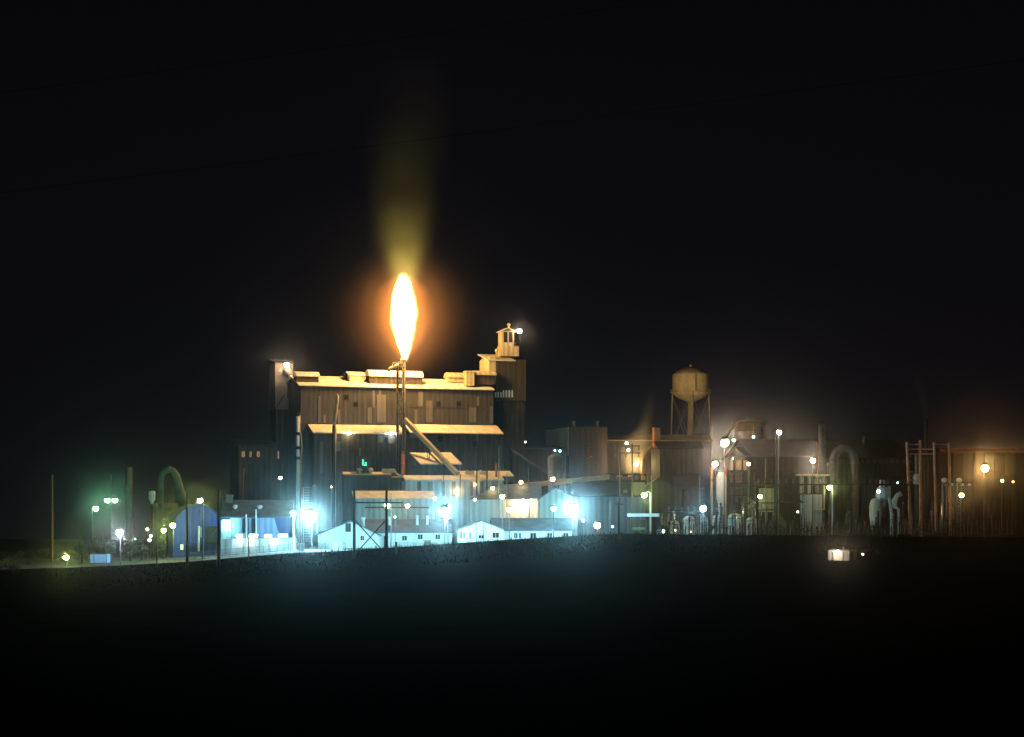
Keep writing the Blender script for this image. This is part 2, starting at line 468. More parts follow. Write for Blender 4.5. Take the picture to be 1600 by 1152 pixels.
    endz.inputs[1].default_value = 1.0; endz.inputs[2].default_value = .86
    endb = N('ShaderNodeMapRange'); endb.interpolation_type = 'SMOOTHSTEP'; L(tz, endb.inputs[0])
    endb.inputs[1].default_value = -.02; endb.inputs[2].default_value = .03
    ends = mth('MULTIPLY', endz.outputs[0], endb.outputs[0])
    mix = N('ShaderNodeMix'); mix.data_type = 'RGBA'
    mix.inputs[6].default_value = (1, .30, .035, 1); mix.inputs[7].default_value = (1, .82, .42, 1)
    L(core.outputs[0], mix.inputs[0]); L(mix.outputs[2], e.inputs[0])
    st = mth('MULTIPLY', mth('ADD', mth('MULTIPLY', core.outputs[0], 2.2), halo.outputs[0]), ends)
    L(st, e.inputs[1])
    fo = MB().lathe(prof, n=28).build('flame', m, None, True)
    fo.location = (x, FY, zb)
    tag(fo, 'tall white-hot gas flame burning above the stack tip', 'flame')
    ws = [(.12, .10), (.28, .2), (.45, .27), (.62, .25), (.8, .18)]
    for tt, ww in ws:
        l = bpy.data.lights.new('flame_light', 'POINT'); l.energy = FLAME_I*ww*4*pi; l.shadow_soft_size = 2.2
        l.color = (1, .57, .19)
        q = bpy.data.objects.new('flame_light', l); COL.objects.link(q); q.parent = fo; q.location = (0, 0, H*tt)
flame()

def plume(name, pts, Y, dens, label, color=(.95, .93, .8), sc=.08, cat='smoke', edge=1.0):
    """a soft column of smoke or steam; pts: (px, py, half width px, density factor) from bottom to top"""
    F = Fr(pts[0][0], Y)
    P3 = [F.pt(p[0], p[1]) for p in pts]
    H = P3[-1][2]-P3[0][2]; b = P3[0]
    prof = []; n = 24; vs = MB()
    wid = [p[2]*Y/FOC for p in pts]
    zt = [(p[2]-b[2])/H for p in P3]
    ux = list(zip(zt, [p[0]-b[0] for p in P3])); wt = list(zip(zt, wid)); dt = list(zip(zt, [p[3] for p in pts]))
    K = 24
    for i in range(K+1):
        t = i/K; r = lerp_tab(wt, t)*1.25+.3; cx = lerp_tab(ux, t)
        vs.v += [(cx+r*cos(2*pi*j/n), r*sin(2*pi*j/n), H*t) for j in range(n)]
    vs.f = [(i*n+j, i*n+(j+1) % n, (i+1)*n+(j+1) % n, (i+1)*n+j) for i in range(K) for j in range(n)]
    vs.f += [tuple(range(n))[::-1], tuple(range(K*n, K*n+n))]
    m, nt = newmat(name+'_volume'); nt.nodes.clear(); N = nt.nodes.new; L = nt.links.new
    o = N('ShaderNodeOutputMaterial'); e = N('ShaderNodeVolumePrincipled'); L(e.outputs[0], o.inputs['Volume'])
    e.inputs['Color'].default_value = (*color, 1); e.inputs['Anisotropy'].default_value = .1
    def mth(op, a, b=None):
        nn = N('ShaderNodeMath'); nn.operation = op
        for i, v in enumerate((a, b)):
            if v is None: continue
            if isinstance(v, (int, float)): nn.inputs[i].default_value = v
            else: L(v, nn.inputs[i])
        return nn.outputs[0]
    def curve(tab, mx, val):
        fc = N('ShaderNodeFloatCurve'); cv = fc.mapping.curves[0]
        cv.points[0].location = (0, tab[0][1]/mx); cv.points[1].location = (1, tab[-1][1]/mx)
        for a, bb in tab[1:-1]: cv.points.new(a, bb/mx)
        for p_ in cv.points: p_.handle_type = 'VECTOR' if len(tab) < 3 else 'AUTO'
        fc.mapping.update(); L(val, fc.inputs['Value']); return mth('MULTIPLY', fc.outputs[0], mx)
    t = N('ShaderNodeTexCoord'); s = N('ShaderNodeSeparateXYZ'); L(t.outputs['Object'], s.inputs[0])
    tz = mth('DIVIDE', s.outputs[2], H)
    off = 20.0
    cx = mth('SUBTRACT', curve([(a, bb+off) for a, bb in ux], 2*off, tz), off)
    dx = mth('SUBTRACT', s.outputs[0], cx)
    rr = mth('SQRT', mth('ADD', mth('MULTIPLY', dx, dx), mth('MULTIPLY', s.outputs[1], s.outputs[1])))
    q = mth('DIVIDE', rr, mth('MULTIPLY', curve(wt, max(wid)*1.05, tz), 1.2))
    sh = N('ShaderNodeMapRange'); sh.interpolation_type = 'SMOOTHERSTEP'; L(q, sh.inputs[0])
    sh.inputs[1].default_value = 1; sh.inputs[2].default_value = 0
    shp = mth('POWER', sh.outputs[0], 2.3)
    nz = N('ShaderNodeTexNoise'); nz.inputs['Scale'].default_value = sc; nz.inputs['Detail'].default_value = 3
    L(t.outputs['Object'], nz.inputs['Vector'])
    nm = N('ShaderNodeMapRange'); L(nz.outputs[0], nm.inputs[0]); nm.inputs[1].default_value = .3; nm.inputs[2].default_value = .7
    nm.inputs[3].default_value = .35; nm.inputs[4].default_value = 1.5
    d = mth('MULTIPLY', mth('MULTIPLY', shp, nm.outputs[0]), mth('MULTIPLY', curve(dt, max(p[3] for p in pts), tz), dens))
    L(d, e.inputs['Density'])
    o = vs.build(name, m, None, True)
    o.location = F.world(b[0], 0, b[2])
    return tag(o, label, cat)

plume('halo_smoke', [(630, 612, 10, .3), (630, 590, 85, .5), (630, 560, 125, .8), (630, 520, 150, 1.0), (630, 480, 150, 1.0), (630, 440, 125, .8), (630, 400, 85, .5), (630, 370, 10, .2)],  # orange-tinted volume added to give the flame its halo
      FY, .0024, 'thin orange-tinted smoke added all around the gas flame as its halo', color=(1, .50, .24), sc=.03)
plume('smoke_plume', [(631, 452, 22, 1.0), (632, 420, 44, 1.0), (630, 380, 60, .75), (630, 320, 74, .48), (633, 260, 86, .25), (638, 200, 100, .12), (645, 130, 116, .05), (652, 60, 126, 0)],
      FY, .020, 'pale yellow smoke column rising high above the gas flame', color=(.78, .95, .45), sc=.045)

# ------------------------------------------------------------------ the big metal building
YAW = 20
def main_building():
    F = Fr(620, 650, YAW)
    r = F.root('process_building', 'huge corrugated metal building with tiered pitched roofs under the gas flame', 'industrial building')
    D = 22
    # upper block
    m = MB(); F.bx(m, 470, 771, 605.5, 664, 0, D); m.build('upper_wall', 'metal_wall', r)
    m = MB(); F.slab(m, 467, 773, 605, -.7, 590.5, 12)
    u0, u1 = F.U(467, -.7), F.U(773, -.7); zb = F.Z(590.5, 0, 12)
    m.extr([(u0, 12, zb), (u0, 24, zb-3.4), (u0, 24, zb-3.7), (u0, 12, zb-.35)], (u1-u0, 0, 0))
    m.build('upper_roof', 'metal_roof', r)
    # end walls under the roof slopes
    m = MB()
    ze = F.Z(605.5, 0, 0)
    for uu in (F.U(470), F.U(771)-.3):
        m.extr([(uu, 0.1, ze), (uu, 12, zb-.45), (uu, D, ze+.1)], (.3, 0, 0))
    each(m, 'gable_wall', 'metal_wall', r)
    # seam at mid height of the upper wall, and its lighter sheets
    F.panel(r, 640, 771, 636.6, 638, 0, 'seam_strip', 'metal_wall_dark', .1)
    for (a, b, c, d_) in [(497, 501.5, 619, 661), (505, 509, 648, 661), (528, 532, 640, 662), (574.5, 581, 637, 661), (582, 585.5, 610, 637),
                          (589, 603, 617, 660), (592, 596, 610, 617), (654, 661, 612, 635), (666, 676, 626, 660), (733, 744, 637, 660), (745.5, 749, 620, 634), (766, 770, 635, 662), (648, 652, 640, 662)]:
        F.panel(r, a, b, c, d_, 0, 'wall_panel', 'panel', .14)
    for x, y in ((541, 621), (556, 632), (685, 631), (717, 631)):
        F.window(r, x, y, 1.5, 1.6, 0, frame='metal_wall_dark')
    # lean-to roofs in front of it
    DF = -7
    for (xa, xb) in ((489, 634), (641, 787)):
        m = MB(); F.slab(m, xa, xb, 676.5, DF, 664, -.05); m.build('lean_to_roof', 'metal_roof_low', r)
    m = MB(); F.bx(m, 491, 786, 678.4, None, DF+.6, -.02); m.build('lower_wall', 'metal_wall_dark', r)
    m = MB(); F.bx(m, 470, 800, 665, None, 0.01, D-.1)
    m = MB(); u0, u1 = F.U(470), F.U(771); m.box(u0+.02, u1-.02, .02, D-.02, F.gl(0, 0)-2, F.Z(664.3, 0, 0)); m.build('rear_wall', 'metal_wall_dark', r)
    for (a, b, c, d_) in [(590, 593, 680, 692), (593, 598, 681, 692), (607, 617, 680, 693), (744, 748, 678, 690), (520, 532, 690, 705), (640, 652, 679, 684), (561, 564, 700, 720), (500, 505, 690, 740)]:
        F.panel(r, a, b, c, d_, DF+.6, 'wall_panel', 'panel', .12)
    for x, y in ((605, 687), (688, 686), (742, 694)):
        F.window(r, x, y, 1.8, 2.2, DF+.6, frame='metal_wall')
    bulb(F, r, 545, 677, DF-.1, 'cream', 90, .55); bulb(F, r, 610, 677, DF-.1, 'white', 90, .5)
    # ventilator monitors along the roof: dark body under a light rounded cap
    def monitor(x0, x1, yc, yt, yb, d0, depth, cap='metal_roof', body='metal_wall_dark'):
        b = MB(); F.bx(b, x0+1, x1-1, yc, yb, d0, d0+depth)
        o = b.build('roof_ventilator', body, r)
        u0, u1 = F.U(x0, d0), F.U(x1, d0); um = (u0+u1)/2
        zc, zt = F.Z(yc, um, d0), F.Z(yt, um, d0); h = zt-zc; mid = d0+depth/2
        prof = [(u0, mid+(depth/2+.7)*cos(a), zc-.1+h*1.25*sin(a)) for a in [pi*i/10 for i in range(11)]]
        c = MB().extr(prof, (u1-u0, 0, 0)); c.build('ventilator_cap', cap, o)
        return o
    monitor(462, 499, 588, 581.5, 602, 3, 4)
    monitor(576, 661, 588.5, 580, 602, 3, 4.5)
    monitor(699, 733, 589.5, 583, 597, 7, 3.5, 'yellow_wall', 'yellow_wall')
    monitor(742, 775, 586, 580, 601, 2, 4, 'yellow_wall', 'metal_wall_dark')
    m = MB(); F.bx(m, 546.5, 570, 582, 599, 5, 8); o = m.build('roof_ventilator', 'yellow_wall', r)
    m = MB(); F.slab(m, 545, 571.5, 585, 4.6, 581, 8.6); m.build('ventilator_cap', 'metal_roof', o)
    m = MB(); F.bx(m, 729, 741, 580.5, 603, 1, 4); o = m.build('roof_ventilator', 'yellow_wall', r)
    m = MB(); F.bx(m, 728.5, 741.5, 579.5, 581.5, .8, 4.4); m.build('ventilator_cap', 'yellow_wall', o)
    m = MB(); F.bx(m, 539, 546, 583, 596, 8, 10); m.build('roof_box', 'metal_wall_dark', r)
    return F, r
main_building()

def head_house():
    F = Fr(790, 668, YAW)
    r = F.root('headhouse_tower', 'tall metal tower with a small lamp-lit cupola, right end of the big building', 'tower')
    # the tall shaft
    m = MB()
    D = 10
    F.bx(m, 775, 822, 562, 626, 0, D); m.build('tower_wall', 'tan_wall', r)
    # peaked left part
    u0, u1 = F.U(775)-.03, F.U(775)
    uL = F.U(764)
    m = MB().extr([(u1-.02, 0, F.Z(597)), (uL+.8, 0, F.Z(599)), (uL, 0, F.Z(592)), (uL, 0, F.Z(562)), (uL+1.2, 0, F.Z(556)), (u1-.02, 0, F.Z(554))], (0, D, 0))
    m.build('side_bay', 'yellow_wall', r)  # flame light on this left face is put into its yellow colour
    m = MB(); F.slab(m, 762, 806, 562.6, -.4, 554, D+.5)
    m.build('tower_roof', 'metal_roof', r)
    m = MB(); F.bx(m, 787, 821, 625.8, None, .5, D-.3); m.build('lower_shaft', 'metal_wall_dark', r)
    for a in (771.5, 775.5, 780, 784, 788.5, 793, 797.5):
        F.panel(r, a+2, a+4, 610 if a > 780 else 613, 621, -.01, 'louvre', 'white_paint', .2)
    # cupola
    m = MB(); F.bx(m, 786, 811, 540, 556.5, 2, 8); m.build('cupola_base', 'yellow_wall', r)
    uL, uR = F.U(780, 2), F.U(803, 2)
    c = MB(); F.bx(c, 785, 803, 517.5, 539.9, 2.6, 7); c = c.build('cupola', 'yellow_wall', r)
    m = MB(); F.gable_front(MB(), m, 784.5, 803.5, 518, 513, 2.6, 7, .5, .25); m.build('cupola_roof', 'metal_roof', c)
    for x in (790, 798): F.window(c, x, 527, 1.2, 3.6, 2.58, frame='dark_steel')
    m = MB(); u, d, z = F.pt(795, 513, 4.5); m.tube((u, d, z-.3), (u, d, z+.9), .3).ball((u, d, z+1.2), .65, 6); m.build('finial', 'yellow_wall', c, True)
    m = MB(); u, d, z = F.pt(776, 554, 3); m.tube((u, d, z-.3), (u, d, z+1.2), .35).ball((u, d, z+1.4), .6, 6); m.build('roof_vent', 'yellow_wall', r, True)
    m = MB()
    m.tube(F.pt(803, 541, 2), F.pt(812, 541, 2), .1).tube(F.pt(811, 541, 2), F.pt(812, 519, 2), .12).tube(F.pt(806, 540, 2), F.pt(811, 530, 2), .1).tube(F.pt(804, 524, 2.5), F.pt(812, 520, 2), .1)
    m.build('lamp_bracket', 'dark_steel', r)
    bulb(F, r, 810, 518, 1.8, 'warm', 160, .75, aim=560)
head_house()

def left_tower():
    F = Fr(446, 655, YAW)
    r = F.root('elevator_tower', 'narrow metal tower with a starry lamp, left end of the big building', 'tower')
    D = 9
    m = MB(); F.bx(m, 430, 458, 566.5, 640, 0, D); m.build('tower_wall', 'panel', r)
    m = MB(); F.bx(m, 431, 472, 639.8, None, .4, D-.3); m.build('lower_shaft', 'metal_wall_dark', r)
    m = MB(); F.slab(m, 429.5, 458.5, 566.2, -.1, 562.5, D+.1); m.build('tower_roof', 'dark_roof', r)
    # chute and braces going down to the roof
    m = MB()
    m.path([F.pt(447, 576, -1.2), F.pt(456, 588, -1.5), F.pt(463, 602, -2)], [1.3, 1.1, .9], 8)
    m.build('chute', 'panel', r, True)
    m = MB()
    for a, b in (((449, 585), (462, 612)), ((451, 600), (449, 622)), ((449, 622), (462, 600)), ((462, 598), (470, 612)), ((444, 618), (430, 640)), ((452, 590), (452, 640)), ((466, 596), (466, 640))):
        m.tube(F.pt(*a, -1.8), F.pt(*b, -1.8), .18)
    m.build('brace', 'dark_steel', r)
    m = MB(); F.bx(m, 455, 474, 586, 603, -2.2, 1.5); m.build('head_box', 'panel', r)
    bulb(F, r, 446.5, 571, -2.6, 'warm', 200, .85, aim=1600)
left_tower()

def conveyor():
    F = Fr(675, 628, 0)
    r = F.root('inclined_conveyor', 'long straight conveyor gallery sloping down to the right across the big building', 'conveyor')
    a = Vector(F.pt(633, 656, 6)); b = Vector(F.pt(715, 741, -8))
    ax = (b-a).normalized(); side = ax.cross(Vector((0, 0, 1))).normalized(); up = side.cross(ax).normalized()
    q = [a+side*sx*.75+up*sz for sx, sz in ((-1, -.7), (1, -.7), (1, .6), (0, 1.0), (-1, .6))]
    MB().extr(q, b-a).build('gallery', 'orange_pipe', r)
    m = MB(); u, d, z = b
    m.path([tuple(b), (u+.9, d, z-1.6), (u+.3, d, z-3), (u-1.6, d, z-4.4)], [.8, .7, .6, .5], 8); m.build('chute', 'orange_pipe', r, True)
    m = MB()
    for t in (.45, .75, .97):
        p = a.lerp(b, t)
        for sx in (-.7, .7): m.tube(p+side*sx*.8, (p.x+sx*.8, p.y, F.gl(p.x, p.y)-.3), .14)
    m.build('trestle', 'dark_steel', r)
conveyor()

def annex():
    F = Fr(660, 628, YAW)
    r = F.root('screening_shed', 'raised shed with two slanting light roofs behind the conveyor', 'shed')
    for (xa, xb, yt) in ((657, 686, 707.5), (690, 722, 707)):
        m = MB(); F.slab(m, xa, xb, 724.5, -6, yt, 6); m.build('roof', 'metal_roof_low', r)
    m = MB(); F.bx(m, 659, 720, 727, None, -5.3, 5); m.build('wall', 'metal_wall_dark', r)
    for x, y in ((667, 739), (680, 739), (693, 730)): F.window(r, x, y, 1.2, 1.6, -5.3, frame='panel')
    m = MB(); m.tube(F.pt(719, 725, -6), F.pt(718, 748, -6), .1).tube(F.pt(706, 725, -6), F.pt(704, 732, -6), .1); m.build('post', 'yellow_wall', r)
    # small exhaust
    F = Fr(629, 637.3, 0)
    r = F.root('exhaust_pipe', 'stubby round-topped red-brown exhaust pipe left of the slanting shed roofs', 'pipe')
    MB().tube(F.pt(630, 845), F.pt(630, 709), .62, .62, 12).lathe([(.62, 0), (.6, .4), (.4, .7), (.05, .8)], F.pt(630, 709), 12).build('shaft', 'red_paint', r, True)
    MB().lathe([(.68, 0), (.68, .3)], F.pt(630, 725), 12).build('band', 'orange_pipe', r)
    F = Fr(775, 618, 0)
    r = F.root('vent_pipe', 'short orange-lit vent pipe on the long annex roof, right of the conveyor', 'pipe')
    MB().tube(F.pt(775.5, 745), F.pt(775.5, 727), .38, .38, 10).lathe([(.38, 0), (.45, .1), (.3, .5), (.05, .6)], F.pt(775.5, 727), 10).build('shaft', 'red_paint', r, True)
annex()

def long_annex():
    F = Fr(700, 612, 10)
    r = F.root('long_annex', 'long low metal annex with a narrow orange-lit roof below the conveyor', 'industrial building')
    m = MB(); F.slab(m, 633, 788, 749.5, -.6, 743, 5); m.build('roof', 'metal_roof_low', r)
    m = MB(); F.bx(m, 634, 787, 751.5, None, 0, 10); m.build('wall', 'teal_wall', r)
    m = MB(); F.bx(m, 727, 800, 743.5, 751, 5.1, 12); m.build('rear_wall', 'metal_wall_dark', r)
    m = MB(); F.slab(m, 722, 803, 743, 4.6, 736, 12.5); m.build('rear_roof', 'metal_roof_low', r)
    for a, b in ((652, 658), (668, 676), (690, 695), (706, 712), (735, 739), (750, 755)):
        F.panel(r, a, b, 753, 775, 0, 'wall_panel', 'panel', .12)
    for a in (735, 756): 
        m = MB(); u, d, z = F.pt(a, 740, 7); m.tube((u-1, d, z), (u+1.2, d, z+.4), .6).ball((u-1, d, z+.2), .9, 6); m.build('roof_blower', 'orange_pipe', r, True)
    m = MB(); m.tube(F.pt(719, 775, -1), F.pt(719, 742, -1), .14).tube(F.pt(693, 775, -1), F.pt(693, 742, -1), .12); each(m, 'downpipe', 'dark_steel', r)
    bulb(F, r, 713, 767, -.3, 'amber', 60, .5)
    bulb(F, r, 742, 757, -.3, 'orange', 14, .25)
    F = Fr(585, 625, 10)
    r = F.root('boiler_house', 'dark flat-topped block with a row of small roof vents, left of the exhaust pipe', 'industrial building')
    m = MB(); F.bx(m, 538, 632, 741, None, 0, 9); m.build('wall', 'metal_wall_dark', r)
    m = MB(); F.slab(m, 536, 612, 741, -.5, 737.5, 4); F.slab(m, 612.2, 634, 745, -.6, 741, 3); each(m, 'roof', 'orange_pipe', r)
    m = MB(); F.bx(m, 598, 616, 732.5, 739, 1, 4); m.path([F.pt(612, 734, 0), F.pt(616, 735, -.4), F.pt(620, 741, -.8), F.pt(628, 745, -1)], .35, 8); m.build('roof_duct', 'orange_pipe', r)
    for x in (562, 579):
        m = MB(); u, d, z = F.pt(x, 738, 1); m.lathe([(.5, 0), (.5, .6), (1.1, .8), (.7, 1.5), (.1, 1.6)], (u, d, z-.2), 10); m.build('roof_vent', 'orange_pipe', r, True)
    # green lit window in an L shape
    m = MB(); F.bx(m, 558, 580, 712, 739, 1.2, 4); m.build('stair_head', 'metal_wall_dark', r)
    g = emit('green_window', (.1, 1, .45), 1.6)
    w_ = MB(); F.bx(w_, 566, 568.3, 718, 727.5, 1.08, 1.198); w_ = w_.build('lit_window', g, r)
    F.panel(w_, 570, 573, 722.5, 728, 1.2, 'pane', g, .12)
    F.panel(w_, 568.5, 569.8, 726, 728, 1.2, 'pane', g, .12)
    F = Fr(610, 600, 8)
    r = F.root('pump_house', 'low building with a wide peach-coloured pitched roof, left of centre behind the white house', 'industrial building')
    m = MB(); F.slab(m, 552, 681, 778, -4, 767, 4.5); m.build('roof', 'metal_roof_low', r)
    m = MB(); F.bx(m, 556, 677, 780, None, -3.4, 4); m.build('wall', 'teal_wall', r)
    m = MB(); F.bx(m, 570, 670, 792, 794, -3.7, -3.45); m.build('pipe_rack', 'brown_wall', r)
long_annex()

def pipes_left():
    # tall leaning pipe in front of the big building
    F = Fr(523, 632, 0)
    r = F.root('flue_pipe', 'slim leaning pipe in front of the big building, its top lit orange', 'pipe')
    MB().path([(F.U(520), 0, -.5), F.pt(521.5, 720), F.pt(522, 665)], .6, 10).build('shaded_section', 'dark_steel', r, True)  # dark colour paints in the roof's shade on the lower half
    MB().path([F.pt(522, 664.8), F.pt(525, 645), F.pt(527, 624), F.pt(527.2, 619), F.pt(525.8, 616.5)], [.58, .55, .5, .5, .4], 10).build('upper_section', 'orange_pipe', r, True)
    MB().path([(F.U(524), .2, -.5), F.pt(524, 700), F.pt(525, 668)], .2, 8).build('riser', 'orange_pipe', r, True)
    # pale blue pipe at the corner
    F = Fr(465, 628, 0)
    r = F.root('standpipe', 'pale standpipe at the left corner of the big building, lit blue from below', 'pipe')
    MB().tube(F.pt(465.5, 860), F.pt(465.5, 648), .62, .62, 14).build('shaft', 'white_paint', r, True)
    m = MB()
    for y in (648, 678, 700, 716): m.lathe([(.66, -.5), (.8, -.3), (.8, .3), (.66, .5)], F.pt(465.5, y), 14)
    each(m, 'flange', 'dark_steel', r)
    MB().path([F.pt(470, 860), F.pt(470, 715), F.pt(471.5, 700), F.pt(471, 685), F.pt(468.8, 672), F.pt(468.8, 649)], .2, 8).build('side_pipe', 'orange_pipe', r, True)
    # silo in the glare
    F = Fr(492, 600, 0)
    r = F.root('silo', 'narrow pale silo standing behind the left floodlight', 'silo')
    MB().lathe([(1.0, -1), (1.0, F.Z(762)), (.9, F.Z(760)), (.5, F.Z(757.5)), (.05, F.Z(757))], (0, 0, 0), 16).build('shell', 'panel', r, True)
    m = MB()
    for y in range(762, 850, 4): m.tube(F.pt(474, y), F.pt(474 if y % 8 else 487, y+4), .12).tube(F.pt(474, y), F.pt(486, y), .07)
    m.build('ladder', 'orange_pipe', r)
    # dark block with three lit windows
    F = Fr(404, 640, YAW)
    r = F.root('switch_house', 'dark block with three dim lit windows left of the elevator tower', 'industrial building')
    m = MB(); F.bx(m, 373, 432, 696, None, 0, 14); m.build('wall', 'metal_wall_dark', r)
    m = MB(); F.slab(m, 370, 434, 696, -.6, 687, 9); m.build('roof', 'dark_roof', r)
    g = emit('dim_window', (1, .55, .28), .28)
    for i, (x, w_) in enumerate(((380, 1.2), (391.5, .8), (403.5, 1.1))):
        F.window(r, x, 710, w_, 2.0, 0, 'window', g, 'dark_steel')
    F.panel(r, 434, 436, 705, 717, -.1, 'window', g, .1)
    F = Fr(379, 620, 0)
    r = F.root('guy_pole', 'thin leaning reddish pole above the grey roof of the blue shed', 'pole')
    MB().tube((F.U(376), 0, -.4), F.pt(381, 733), .22, .16, 8).build('shaft', 'red_paint', r)
    MB().ball(F.pt(381, 733), .22, 6).build('cap', 'red_paint', r)
pipes_left()
lamp(438.5, 747, 615, 'warm', 45, .55, 'small pinkish lamp on a thin mast left of the pale standpipe', None, 'wall', cat='lamp', pole_r=.08)
lamp(518, 761, 608, 'amber', 5, .28, 'tiny amber lamp between the silo and the low peach roof', None, 'wall', cat='lamp', pole_r=.06)

# ------------------------------------------------------------------ blue shed and yard, left
def blue_shed():
    F = Fr(312, 556, 14)
    r = F.root('blue_shed', 'blue metal shed with an arched gable end and a big dark sliding door', 'shed')
    # arched gable
    u0, u1 = F.U(272), F.U(345)
    n = 14
    zb = min(F.gl(u0, 0), F.gl(u1, 0), F.gl(u0, 14), F.gl(u1, 14))-.5
    arch = [(272, 818), (276, 810), (284, 801), (293, 794), (303, 790), (314, 789), (326, 793), (337, 801), (345, 811)]
    pts = [(F.U(x), 0, F.Z(y, F.U(x))) for x, y in arch]
    MB().extr([(u0, 0, zb)]+pts+[(u1, 0, zb)], (0, 26, 0)).build('wall', 'blue_wall', r)
    m = MB()
    for a, b in zip(pts, pts[1:]):
        a = Vector(a); b = Vector(b)
        m.extr([a+Vector((0, -.5, .05)), b+Vector((0, -.5, .05)), b+Vector((0, -.5, .35)), a+Vector((0, -.5, .35))], (0, 27, 0))
    m.build('roof', 'grey_roof', r)
    d = MB(); F.bx(d, 321, 340, 822, 850, -.25, -.05); d = d.build('door', 'door', r)
    m = MB(); m.tube(F.pt(323, 848, -.3), F.pt(339, 826, -.3), .1).tube(F.pt(321, 822, -.3), F.pt(340, 822, -.3), .12); m.build('brace', 'steel', d)
    m = MB()
    m.tube(F.pt(310.5, 862, -.5), F.pt(310.5, 822, -.5), .3); m.tube(F.pt(314, 840, -.5), F.pt(314, 824, -.5), .12)
    each(m, 'downpipe', 'white_paint', r)
    F.window(r, 284, 855, .9, 1.6, 0, 'window', emit('lime_window', (.55, 1, .35), 2.2), 'green_paint')
    bulb(F, r, 354.5, 820, -.6, 'teal', 120, .65) if False else None
    # long wing with grey roof
    F = Fr(395, 560, 4)
    r = F.root('blue_warehouse', 'long shed with a grey vented roof and a brightly lit pale blue front', 'shed')
    w_, ro = MB(), MB()
    F.gable_side(w_, ro, 346, 452, 808, 783, 0, 22)
    w_.build('wall', 'blue_wall', r)
    ro.build('roof', 'grey_roof', r)
    m = MB(); u = [F.U(360), F.U(428), F.U(439)]; z0, z1 = F.Z(842), F.Z(809.5)
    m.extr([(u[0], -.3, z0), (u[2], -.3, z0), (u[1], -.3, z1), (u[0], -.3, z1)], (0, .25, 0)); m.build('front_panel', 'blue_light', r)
    F.panel(r, 345.5, 361, 812, 842, -.35, 'lit_bay', 'teal_wall', .2)
    bulb(F, r, 355, 820, -.9, 'teal', 150, .6)
    for x in (380.5, 395.5):
        m = MB(); m.tube(F.pt(x, 810, -.7), F.pt(x, 833, -.7), .42, .42, 10).tube(F.pt(x+3, 810, -.7), F.pt(x+3, 832, -.7), .12); m.build('duct', 'dark_steel', r)
    for x, y, w2, h2 in ((367.5, 797, .5, 1.6), (406, 796, .6, 1.3)):
        m = MB(); uu, dd, zz = F.pt(x, y, 5); m.lathe([(w2, -1.6), (w2*.8, h2*.3), (w2*1.5, h2*.5), (w2*1.2, h2*.9), (.1, h2)], (uu, dd, zz), 10); m.build('roof_vent', 'white_paint', r, True)
    m = MB(); F.bx(m, 353, 363, 775, 786, 8, 10); F.bx(m, 352, 364, 773, 775.5, 7.8, 10.2); m.build('chimney', 'panel', r)
    # mast pipes in front
    F = Fr(400, 540, 0)
    r = F.root('mast', 'taller thin white mast before the pale blue front', 'pole')
    MB().tube((0, 0, -.4), F.pt(400, 797), .16).build('shaft', 'white_paint', r); MB().ball(F.pt(400, 797), .22, 6).build('cap', 'white_paint', r)
    F = Fr(384.5, 540, 0)
    r = F.root('mast', 'shorter thin white mast before the pale blue front', 'pole')
    MB().tube((0, 0, -.4), F.pt(384.5, 805), .16).build('shaft', 'white_paint', r); MB().ball(F.pt(384.5, 805), .22, 6).build('cap', 'white_paint', r)
    # pale low block with lamps on its edge
    F = Fr(402, 546, 3)
    r = F.root('loading_block', 'low pale concrete block with a row of lamps along its top', 'building')
    m = MB(); F.bx(m, 362, 462, 841, None, 0, 6); m.build('wall', 'white_wall', r)
    m = MB(); F.bx(m, 345, 361.5, 842, None, -.2, 6); m.build('side_bay', 'teal_wall', r)
    m = MB(); F.bx(m, 360, 464, 839.8, 841.3, -.4, 6.4); m.build('coping', 'concrete', r)
    for x, w_, c, I in ((374, 1.1, 'cream', 30), (396, 1.5, 'white', 90), (419, 1.3, 'amber', 26), (442, 1.6, 'white', 110)):
        m = MB(); u, d, z = F.pt(x, 837.5, .3); m.box(u-w_*.8, u+w_*.8, d-.1, d+.5, z-.45, z+.1+.4)
        o = m.build('lamp_housing', 'dark_steel', r)
        MB().box(u-w_*.75, u+w_*.75, d-.2, d-.105, z-.35, z+.4).build('lamp_bowl', emit('strip_lamp', LC[c], I/(w_*.75*2*.75)), o)
    for x, c in ((375, 'white'), (392.5, 'cream'), (427, 'cream')):
        bulb(F, r, x, 846, -.15, c, 14, .38)
    for x in (380, 405, 420, 450):
        F.panel(r, x, x+1.2, 843, 862, 0, 'pilaster', 'concrete', .18)
blue_shed()

def box_container():
    F = Fr(154, 500, -8)
    r = F.root('storage_container', 'sky blue steel box lying alone at the left edge of the yard', 'container')
    m = MB(); F.bx(m, 140, 167, 866, 879.5, 0, 2.6)
    m.build('shell', 'sky_blue', r)
    m = MB()
    u0, u1 = F.U(140), F.U(167); z0, z1 = F.Z(879.5), F.Z(866)
    for u in (u0, u1-.14, u0+(u1-u0)*.24): m.box(u, u+.14, -.06, -.003, z0, z1)
    m.box(u0, u1, -.05, -.002, z1-.12, z1); m.build('frame', 'steel', r)
box_container()

